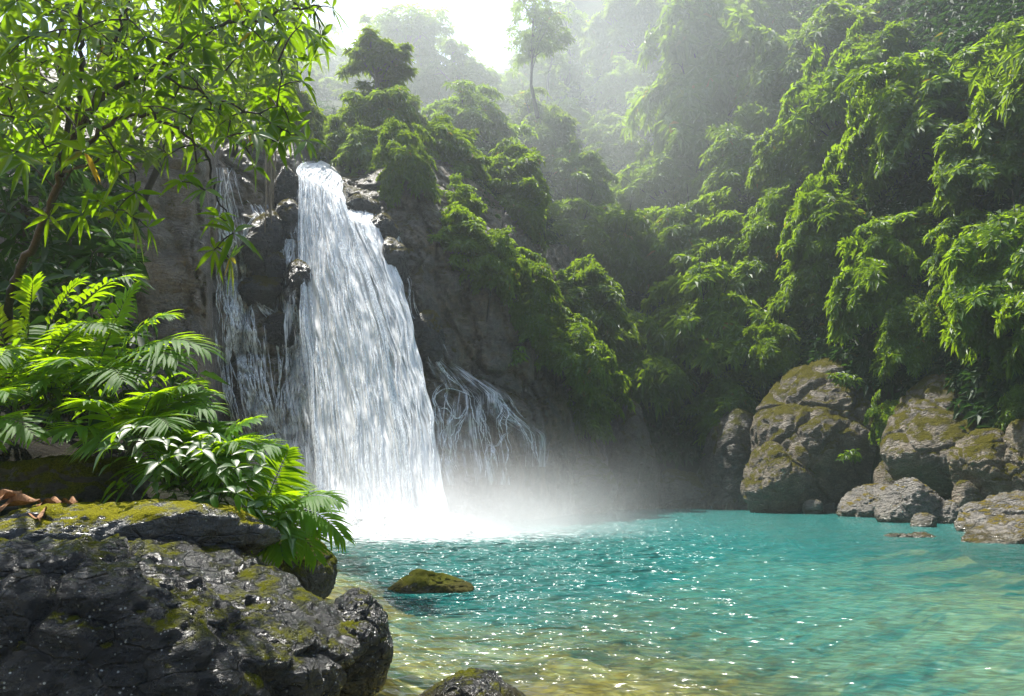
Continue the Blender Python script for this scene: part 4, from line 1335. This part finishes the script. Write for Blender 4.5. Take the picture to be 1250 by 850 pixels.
# leaf cover of the slope itself
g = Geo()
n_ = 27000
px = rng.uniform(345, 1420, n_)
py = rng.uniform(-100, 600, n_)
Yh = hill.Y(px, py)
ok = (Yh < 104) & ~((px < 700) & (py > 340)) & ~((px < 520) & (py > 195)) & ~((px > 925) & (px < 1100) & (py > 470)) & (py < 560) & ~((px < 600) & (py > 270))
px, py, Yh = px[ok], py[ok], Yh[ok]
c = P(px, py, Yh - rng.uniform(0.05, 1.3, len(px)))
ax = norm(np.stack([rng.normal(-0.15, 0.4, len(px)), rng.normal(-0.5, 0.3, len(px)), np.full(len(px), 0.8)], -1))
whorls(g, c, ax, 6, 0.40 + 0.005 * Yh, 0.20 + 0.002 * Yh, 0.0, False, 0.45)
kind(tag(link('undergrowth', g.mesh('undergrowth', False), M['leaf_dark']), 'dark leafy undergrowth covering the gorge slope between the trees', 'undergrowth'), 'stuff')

# ------------------------------------------------------------------ left side: overhanging tree, shrubs, ferns
def px_w(px, Y):
    return px * Y / F_PX


def attach_tree(name, label, cat, Y0, skeleton, tips, leafL, leafW, mat, r0=0.07, nl=7, seed=0, near=True, group=None, droop=0.35, twig=0.006):
    """tree: skeleton branches given in (px, py, depth), tips carry rosettes of leaves joined to the nearest wood"""
    e = empty(name, P(*skeleton[0][0][0]), label, cat, group)
    g = Geo()
    gw = g
    nodes = []
    for path, ra, rb in skeleton:
        q = smooth_path([P(*s) for s in path], 8)
        q[1:-1] += np.random.default_rng(seed + len(nodes)).normal(0, 0.012, (len(q) - 2, 3))
        tube(g, q, np.linspace(ra, rb, len(q)), 8)
        nodes += list(q[3:])
    g = Geo()
    gt = gw
    nodes = np.array(nodes)
    tips = np.asarray(tips, float)
    order = np.argsort(np.min(np.linalg.norm(tips[:, None] - nodes[None], axis=2), axis=1))
    dirs = np.zeros_like(tips)
    for k in order:
        t = tips[k]
        d = np.linalg.norm(nodes - t, axis=1)
        j = int(np.argmin(d))
        a = nodes[j]
        mid = (a + t) / 2 + np.array([0, 0, 0.10 * d[j]])
        pth = smooth_path([a, mid, t], 4)
        tube(gt, pth, np.linspace(twig * (1 + d[j]), twig * 0.5, len(pth)), 5)
        nodes = np.vstack([nodes, pth[2:]])
        dirs[k] = norm(t - mid)
    child(link('trunk', gt.mesh('trunk'), M['bark'], e), e)
    ax = norm(dirs * 0.8 + np.array([0, 0, 0.7]) + rng.normal(0, 0.18, dirs.shape))
    whorls(g, tips, ax, nl, leafL * rng.uniform(0.75, 1.2, len(tips)), leafW * rng.uniform(0.8, 1.15, len(tips)), 0.12, near, droop)
    child(link('crown', g.mesh('crown', True), M[mat], e), e)
    return e


def in_poly(px, py, poly):
    ins = np.zeros(px.shape, bool)
    for i in range(len(poly)):
        a, b = poly[i], poly[(i + 1) % len(poly)]
        ins ^= ((a[1] > py) != (b[1] > py)) & (px < (b[0] - a[0]) * (py - a[1]) / (b[1] - a[1] + 1e-9) + a[0])
    return ins


def fill(poly, n, y0, y1, seed):
    r_ = np.random.default_rng(seed)
    p = np.array(poly)
    out = []
    while len(out) < n:
        a = r_.uniform(p[:, 0].min(), p[:, 0].max(), 400)
        b = r_.uniform(p[:, 1].min(), p[:, 1].max(), 400)
        m = in_poly(a, b, poly)
        out += list(zip(a[m], b[m]))
    out = np.array(out[:n])
    return P(out[:, 0], out[:, 1], r_.uniform(y0, y1, n))


canopy = [(-120, -80), (375, -80), (385, 40), (350, 95), (355, 175), (320, 185), (255, 165), (190, 170), (130, 200), (60, 210), (-120, 180)]
tips = np.concatenate([
    fill(canopy, 310, 4.4, 6.2, 71),
    fill([(-140, -190), (300, -190), (340, -20), (260, 110), (60, 150), (-140, 120)], 110, 4.4, 5.8, 72),  # extra leaf tips, partly above the frame, added to shade the near boulder
    np.array([P(*q) for q in [(385, 15, 5.28), (405, 10, 5.28), (392, 45, 5.20), (380, 75, 5.28), (370, 100, 5.20), (355, 165, 5.20), (375, 172, 5.12), (340, 172, 5.20), (300, 180, 5.12),
                              (222, 222, 5.04), (250, 232, 5.04), (268, 265, 5.04), (285, 285, 4.96), (262, 305, 4.96), (280, 315, 5.04), (240, 200, 5.12), (205, 190, 5.12),
                              (165, 235, 5.12), (140, 260, 5.12), (120, 245, 5.20), (160, 265, 5.04), (180, 278, 5.12), (100, 262, 5.28), (60, 265, 5.52), (145, 215, 5.12), (310, 205, 5.12), (330, 150, 5.12)]])])
attach_tree('overhanging_tree', 'leaning dark-stemmed tree with bright backlit leaves arching over the upper left corner', 'tree', 7.0, [
    ([(-5, 520, 7.5), (8, 400, 7.2), (22, 335, 6.8), (50, 280, 6.3), (75, 215, 5.8), (92, 165, 5.5)], 0.045, 0.025),
    ([(75, 215, 5.60), (85, 130, 5.68), (72, 60, 5.76), (85, -20, 5.84), (80, -100, 5.92)], 0.024, 0.012),
    ([(92, 165, 5.60), (100, 90, 5.52), (98, 30, 5.52), (112, -60, 5.44)], 0.025, 0.012),
    ([(92, 165, 5.60), (125, 120, 5.44), (185, 85, 5.36), (250, 40, 5.28), (330, 20, 5.28), (390, 8, 5.28)], 0.025, 0.007),
    ([(85, 195, 5.60), (130, 155, 5.36), (180, 140, 5.28), (240, 175, 5.20), (262, 225, 5.12), (280, 280, 5.04)], 0.019, 0.005),
    ([(185, 85, 5.36), (235, 110, 5.28), (300, 135, 5.20), (350, 160, 5.20)], 0.012, 0.005),
    ([(92, 165, 5.60), (130, 90, 5.20), (150, 20, 5.04), (200, -60, 4.96)], 0.018, 0.007),
    ([(78, 210, 5.60), (110, 200, 5.28), (140, 185, 5.20), (165, 215, 5.12)], 0.012, 0.005),
    ([(85, 130, 5.68), (40, 80, 5.76), (0, 40, 5.84), (-80, 10, 5.92)], 0.015, 0.006),
], tips, 0.195, 0.047, 'leaf_near', seed=5)

# darker shrubs and small trees behind it, up the left cliff
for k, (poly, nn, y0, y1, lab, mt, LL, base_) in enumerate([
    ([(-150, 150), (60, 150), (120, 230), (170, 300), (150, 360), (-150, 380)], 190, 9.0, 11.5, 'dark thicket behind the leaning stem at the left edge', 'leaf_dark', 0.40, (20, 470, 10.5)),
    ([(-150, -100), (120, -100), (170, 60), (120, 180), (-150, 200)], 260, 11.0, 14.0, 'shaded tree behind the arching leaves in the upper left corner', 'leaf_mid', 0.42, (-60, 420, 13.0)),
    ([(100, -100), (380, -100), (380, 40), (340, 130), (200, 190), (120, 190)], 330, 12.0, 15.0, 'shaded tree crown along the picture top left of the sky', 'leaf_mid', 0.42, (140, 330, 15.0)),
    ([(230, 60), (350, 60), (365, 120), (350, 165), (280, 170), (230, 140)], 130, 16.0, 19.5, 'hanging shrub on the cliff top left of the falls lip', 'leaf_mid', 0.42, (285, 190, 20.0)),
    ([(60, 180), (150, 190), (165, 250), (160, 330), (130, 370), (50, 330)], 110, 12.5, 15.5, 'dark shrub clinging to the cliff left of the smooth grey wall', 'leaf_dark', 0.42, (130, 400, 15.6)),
]):
    bx, by, bY = base_
    tp = fill(poly, nn, y0, y1, 80 + k)
    cx, cy = np.array(poly).mean(0)
    sk = [([(bx, by, bY), ((bx + cx) / 2, (by + cy) / 2, (bY + (y0 + y1) / 2) / 2), (cx, cy, (y0 + y1) / 2)], 0.09, 0.04)]
    for q in tp[:5]:
        pxm = (q[0] / (q[1] / ct)) * F_PX + 625
        sk.append(([(cx, cy, (y0 + y1) / 2), (cx * 0.5 + 0.5 * pxm, cy - 10, (y0 + q[1]) / 2), (pxm, cy - 20, q[1])], 0.03, 0.01))
    attach_tree('cliff_tree' if 'tree' in lab else 'cliff_shrub', lab, 'tree' if 'tree' in lab else 'shrub', 0, sk, tp, LL, LL * 0.27, mt, seed=90 + k, near=False, nl=7, group='leafy growth on the left cliff')

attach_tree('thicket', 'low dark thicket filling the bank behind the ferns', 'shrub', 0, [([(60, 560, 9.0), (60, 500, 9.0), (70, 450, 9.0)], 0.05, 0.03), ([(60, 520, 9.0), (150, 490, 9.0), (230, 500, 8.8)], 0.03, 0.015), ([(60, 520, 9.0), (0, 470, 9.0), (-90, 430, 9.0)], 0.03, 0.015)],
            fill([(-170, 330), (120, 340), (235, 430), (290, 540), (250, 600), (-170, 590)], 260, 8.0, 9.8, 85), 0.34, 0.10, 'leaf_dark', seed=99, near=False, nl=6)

# hanging roots by the falls
g = Geo()
for k in range(14):
    x = 329 + rng.normal(0, 3.5)
    y = np.linspace(130, rng.uniform(225, 285), 14)
    xx = x + np.cumsum(rng.normal(0, 0.6, 14)) * 0.8
    tube(g, P(xx, y, 26.2 + rng.normal(0, 0.15)), np.linspace(0.06, 0.015, 14) * rng.uniform(0.5, 1.3), 5)
tag(link('hanging_root', g.mesh('hanging_root'), M['root']), 'pale aerial roots hanging down the black rock left of the falls lip', 'roots')


# ferns ------------------------------------------------------------
def frond_geo(base, tip, arch, pairs, lf, lw, side_tilt=0.15, droop=0.35, face=None):
    base, tip = np.asarray(base, float), np.asarray(tip, float)
    L = np.linalg.norm(tip - base)
    mid = base * 0.45 + tip * 0.55 + np.array([0, 0, arch * L])
    t = np.linspace(0, 1, 26)[:, None]
    r = (1 - t) ** 2 * base + 2 * t * (1 - t) * mid + t * t * tip
    tan = norm(np.gradient(r, axis=0))
    up = np.array([0.0, -0.35, 1.0]) if face is None else np.asarray(face, float)
    side = norm(np.cross(tan, up))
    nr = norm(np.cross(side, tan))
    g = Geo()
    gs = Geo()
    tube(gs, r, np.linspace(0.010, 0.002, 26) * max(0.7, L), 6)
    s = np.linspace(0.22, 0.99, pairs)
    idx = s * 25
    i = np.minimum(idx.astype(int), 24)
    f = (idx - i)[:, None]
    pos = r[i] * (1 - f) + r[i + 1] * f
    ta, sd, nn = tan[i], side[i], nr[i]
    prof = np.interp(s, [0.2, 0.35, 0.55, 0.8, 1.0], [0.6, 0.95, 1.0, 0.72, 0.35])
    for sg in (1, -1):
        fwd = np.interp(s, [0.2, 0.7, 1.0], [0.35, 0.6, 1.6])[:, None]
        d = norm(sd * sg + ta * fwd + nn * side_tilt + rng.normal(0, 0.05, sd.shape))
        leaves(g, pos, d, nn, lf * prof * rng.uniform(0.9, 1.1, pairs), lw * (0.6 + 0.4 * prof), True, droop * rng.uniform(0.6, 1.4, pairs), 0.5 + 0.5 * rng.random(pairs) * 0.8, 0.12)
    return gs, g


def fern(base, fronds, label, group='ferns on the left bank', lf=0.40, lw=0.05, pairs=22, mat='fern', name='fern'):
    b = P(*base)
    e = empty(name, b, label, 'fern' if name == 'fern' else 'plant', group)
    for fr in fronds:
        tip, arch = P(*fr[0]), fr[1]
        k = fr[2] if len(fr) > 2 else 1.0
        face = fr[3] if len(fr) > 3 else None
        gs, g = frond_geo(b + rng.normal(0, 0.04, 3), tip, arch, int(pairs * (0.75 + 0.25 * k)), lf * k, lw * (0.7 + 0.3 * k), face=face)
        f_ = child(link('frond', g.mesh('frond'), M[mat], e), e)
        s_ = link('stalk', gs.mesh('stalk'), M['stem'])
        s_.parent = f_
        s_.matrix_parent_inverse = f_.matrix_parent_inverse.inverted() @ __import__('mathutils').Matrix.Translation(-Vector(b))
    return e


fern((20, 500, 7.2), [((-30, 350, 6.8), 0.3), ((40, 345, 6.9), 0.25, 1.1), ((95, 345, 7.1), 0.3, 1.1), ((160, 338, 6.9), 0.35, 1.2), ((-60, 420, 6.6), 0.3), ((70, 450, 6.4), 0.4), ((0, 440, 6.2), 0.5),
     ((130, 400, 6.5), 0.4, 1.1), ((-40, 500, 6.2), 0.3)], 'tallest fern clump at the left edge by the leaning stem')
fern((100, 500, 7.0), [((165, 350, 7.0), 0.25, 1.1), ((252, 428, 6.8), 0.45, 1.3), ((205, 385, 7.0), 0.35, 1.2), ((215, 440, 6.5), 0.4, 1.1), ((85, 440, 6.2), 0.35, 1.0), ((150, 465, 6.2), 0.4, 1.1), ((40, 470, 6.3), 0.4),
     ((120, 400, 7.3), 0.25, 1.2), ((60, 400, 7.3), 0.3, 1.1)], 'large fern with a long frond arching toward the falls')
fern((150, 560, 6.6), [((235, 470, 6.5), 0.35, 1.1), ((258, 500, 6.5), 0.4, 1.1), ((190, 480, 6.2), 0.3), ((105, 490, 6.0), 0.3), ((205, 520, 6.0), 0.4), ((120, 545, 5.9), 0.45, 0.9, (0, -1, 0.4)), ((70, 530, 6.0), 0.4),
     ((260, 480, 6.9), 0.35, 1.1)], 'mid-height fern drooping over the blocky dark mossy rock')
fern((232, 600, 6.5), [((310, 512, 6.5), 0.3, 1.0), ((335, 545, 6.4), 0.35, 1.0), ((290, 540, 6.1), 0.35), ((210, 530, 6.2), 0.3), ((190, 575, 6.0), 0.4), ((270, 575, 5.9), 0.45), ((300, 590, 6.0), 0.4), ((255, 520, 6.8), 0.3, 1.0)],
     'lower fern on the bank between mossy rock and the brightest fern')
fern((318, 645, 6.5), [((352, 550, 6.5), 0.05, 0.75, (0.3, -1, 0.2)), ((412, 612, 6.4), 0.35, 0.85), ((418, 655, 6.4), 0.45, 0.85), ((385, 680, 6.2), 0.5, 0.8), ((345, 680, 6.0), 0.5, 0.8), ((300, 660, 5.9), 0.45, 0.75), ((280, 600, 6.2), 0.3, 0.8),
     ((370, 590, 6.8), 0.3, 0.8), ((330, 610, 6.1), 0.4, 0.8), ((260, 640, 6.0), 0.4, 0.7)], 'brightest yellow-green fern leaning out over the water')
fern((-70, 560, 6.4), [((-20, 440, 6.2), 0.3), ((10, 480, 6.0), 0.4), ((-100, 430, 6.2), 0.3), ((40, 530, 5.9), 0.4), ((-10, 540, 5.8), 0.4)], 'shaded fern mostly beyond the left edge')

# broad-leaved seedlings among the ferns
for k, (bx, nl, lab) in enumerate([
    ((205, 600, 6.1), 36, 'dark glossy broad-leaved plant beside the blocky mossy rock'),
    ((262, 625, 6.1), 36, 'low glossy broad-leaved plant under the lower fern'),
    ((60, 500, 6.7), 40, 'shaded broad-leaved plant beneath the tallest fern clump'),
    ((150, 520, 6.9), 36, 'broad-leaved plant under the long arching frond'),
    ((320, 672, 6.2), 24, 'small glossy plant at the foot of the brightest fern'),
]):
    b = P(*bx)
    e = empty('broadleaf_plant', b, lab, 'plant', 'broad-leaved plants among the ferns')
    g, gs = Geo(), Geo()
    sp = 0.34 if k < 2 else 0.42 if k < 4 else 0.22
    tp = b + np.stack([np.clip(rng.normal(0, sp, nl), -1.1 * sp, 1.1 * sp), rng.normal(-0.05, sp * 0.5, nl), rng.uniform(0.0, sp * 1.4, nl)], -1)
    for q in tp[::3]:
        tube(gs, smooth_path([b, (b + q) / 2 + np.array([0, 0, 0.08]), q], 4), np.linspace(0.006, 0.002, 9), 5)
    whorls(g, tp, norm(tp - b + np.array([0, -0.1, 0.35])), 4, 0.17, 0.06, 0.1, True, 0.35)
    child(link('leaves', g.mesh('leaves'), M['leaf_near'], e), e)
    child(link('stems', gs.mesh('stems'), M['stem'], e), e)

# small plant on the rock face
for bx, lab, sc in (((627, 435), 'small green fern tuft growing from the bare rock face', 1.0), ((1040, 556), 'tiny leafy tuft on the face of the tallest tan boulder', 0.8), ((1030, 462), 'leaf tuft at the top of the tallest tan boulder', 0.9)):
    Y = float(cliff.Y(*bx)) - 0.2 if bx[0] < 700 else 36.3
    c = P(bx[0], bx[1], Y)
    g = Geo()
    tp = c + rng.normal(0, 0.2 * sc, (26, 3)) * np.array([1.5, 0.5, 0.8])
    whorls(g, tp, np.tile([[0, -0.5, 0.8]], (26, 1)), 6, 0.36 * sc, 0.13 * sc, 0.0, False, 0.4)
    tag(link('rock_plant', g.mesh('rock_plant', False), M['leaf_mid']), lab, 'plant')

# dry leaves on the slab
for k, (x, y, L, rz, lab) in enumerate([
    (22, 612, 0.30, 0.4, 'largest curled brown dry leaf at the left edge of the slab'),
    (48, 632, 0.26, -1.1, 'folded brown dry leaf hanging over the slab edge'),
    (62, 610, 0.20, 0.1, 'thin dry leaf lying flat behind the folded leaf'),
    (8, 602, 0.22, 0.9, 'upright dry leaf standing at the far left of the slab'),
    (84, 608, 0.16, -0.2, 'smallest dry leaf, right of the other brown leaves'),
]):
    c = P(x, y + 9, 5.6)
    nu, nv = 9, 14
    t = np.linspace(0, 1, nv)
    wd = np.sin(np.pi * t ** 0.8) * 0.22 * L + 0.004
    g = Geo()
    vv = []
    for j in range(nv):
        for i in range(nu):
            s = (i / (nu - 1) - 0.5) * 2
            vv.append((t[j] * L - L / 2, s * wd[j], 0.10 * L * (s * s) + 0.16 * L * math.sin(3 * t[j]) + 0.02 * math.sin(9 * t[j] + 3 * s)))
    vv = rot_z(np.array(vv), rz)
    i = (np.arange(nv - 1)[:, None] * nu + np.arange(nu - 1)[None]).ravel()
    q = np.stack([i, i + 1, i + nu + 1, i + nu], -1)
    g.add(vv, q)
    top = g.v[0] - np.array([0, 0, 0.004])
    g.add(top, q[:, ::-1])
    if k == 1:
        c = P(50, 636, 5.42)
    o = link('dry_leaf', g.mesh('dry_leaf'), M['dead'], None, c)
    o.rotation_euler = (0.5 if k in (0, 3) else 0.15, -0.35 if k == 1 else -0.1, 0)
    tag(o, lab, 'leaf', 'dry brown leaves on the slab')

# ------------------------------------------------------------------ mist and haze
m, nt = new_mat('spray_mist')
n = N(nt)
tc = n('ShaderNodeTexCoord')
ob = tc.outputs['Object']
ln = n('ShaderNodeVectorMath', operation='LENGTH')
n.set(ln.inputs[0], ob)
fall = n.ramp(n.math('SUBTRACT', 1.0, ln.outputs['Value'], True), [(0.0, 0.0), (1.0, 1.0)], 'EASE')
fall = n.math('MULTIPLY', fall, n.math('ADD', n.math('MULTIPLY', fall, fall), 0.10))
ns = n.ramp(n.noise(n('ShaderNodeNewGeometry').outputs['Position'], 0.35, 3, 0.6), [(0.3, 0.25), (0.7, 1.0)])
vol = n('ShaderNodeVolumePrincipled', i={'Color': (0.95, 0.97, 1.0, 1), 'Anisotropy': 0.45, 'Density': n.math('MULTIPLY', n.math('MULTIPLY', fall, ns), 0.60)})
n.out(None, vol.outputs[0])
d, f = ico(4)
for (cx, cy, sx, sy, sz, lab) in ((FALL[0] + 1.5, FALL[1] + 0.2, 11.0, 7.0, 4.2, 'x'),):
    o = link('mist', mesh_np('mist', d, [f]), m, None, (cx, cy, 0.0))
    o.scale = (sx, sy, sz)
    kind(tag(o, 'white spray mist drifting off the foot of the waterfall', 'mist'), 'stuff')

for (cc, ss, dens, lab) in (((2.0, 66.0, 31.0), (44.0, 36.0, 27.0), 0.0066, 'pale sunlit mist hanging in the valley above the falls'),):
    m, nt = new_mat('valley_mist')
    n = N(nt)
    ln = n('ShaderNodeVectorMath', operation='LENGTH')
    n.set(ln.inputs[0], n('ShaderNodeTexCoord').outputs['Object'])
    fo = n.ramp(n.math('SUBTRACT', 1.0, ln.outputs['Value'], True), [(0.0, 0.0), (0.7, 1.0)], 'EASE')
    n.out(None, n('ShaderNodeVolumePrincipled', i={'Color': (0.9, 0.97, 1.0, 1), 'Anisotropy': 0.6, 'Density': n.math('MULTIPLY', fo, dens)}).outputs[0])
    o = link('mist', mesh_np('valley_mist', d, [f]), m, None, cc)
    o.scale = ss
    kind(tag(o, lab, 'mist'), 'stuff')

HAZE = 0.0011
m, nt = new_mat('air')
n = N(nt)
vol = n('ShaderNodeVolumePrincipled', i={'Color': (0.86, 0.95, 1.0, 1), 'Anisotropy': 0.7, 'Density': HAZE})
n.out(None, vol.outputs[0])
m.cycles.homogeneous_volume = True
bm = bmesh.new()
bmesh.ops.create_cube(bm, size=1.0)
x0, x1, y0, y1, z0, z1 = -100, 120, -25, 175, -5, 92
for v in bm.verts:
    v.co = (x0 if v.co.x < 0 else x1, y0 if v.co.y < 0 else y1, z0 if v.co.z < 0 else z1)
me = bpy.data.meshes.new('haze')
bm.to_mesh(me)
bm.free()
kind(link('haze', me, m), 'stuff')

# ------------------------------------------------------------------ light
SUN_EL, SUN_AZ = R(66.5), R(-38)
w = bpy.data.worlds.new('World')
scene.world = w
w.use_nodes = True
nt = w.node_tree
nt.nodes.clear()
sky = nt.nodes.new('ShaderNodeTexSky')
sky.sky_type = 'NISHITA'
sky.sun_disc = False
sky.sun_elevation = SUN_EL
sky.sun_rotation = SUN_AZ
sky.air_density = 1.2
sky.dust_density = 2.0
sky.ozone_density = 1.0
bg = nt.nodes.new('ShaderNodeBackground')
bg.inputs['Strength'].default_value = 0.09
ou = nt.nodes.new('ShaderNodeOutputWorld')
nt.links.new(sky.outputs[0], bg.inputs[0])
nt.links.new(bg.outputs[0], ou.inputs[0])
sl = bpy.data.lights.new('sun', 'SUN')
sl.energy = 5.0
sl.angle = R(0.5)
sl.color = (1.0, 0.96, 0.87)
so = bpy.data.objects.new('sun', sl)
dv = Vector((math.sin(SUN_AZ) * math.cos(SUN_EL), math.cos(SUN_AZ) * math.cos(SUN_EL), math.sin(SUN_EL)))
so.rotation_euler = (-dv).to_track_quat('-Z', 'Y').to_euler()
so.location = dv * 200
C.objects.link(so)

scene.view_settings.view_transform = 'Standard'
scene.view_settings.look = 'None'
scene.view_settings.gamma = 1.0
scene.view_settings.exposure = 1.45
cy = scene.cycles
cy.max_bounces = 6
cy.diffuse_bounces = 3
cy.glossy_bounces = 2
cy.transmission_bounces = 3
cy.transparent_max_bounces = 24
cy.volume_bounces = 1
cy.caustics_reflective = False
cy.caustics_refractive = False
cy.use_denoising = True
cy.volume_step_rate = 2.0

# two trees that ended up wholly behind others are left out
for o in [o for o in bpy.data.objects if o.get('label') in ('pale green bushy tree at the far left of the valley floor above the falls', 'pale tree on the skyline between slender tree and big dim crown')]:
    for ch in list(o.children):
        bpy.data.objects.remove(ch)
    bpy.data.objects.remove(o)
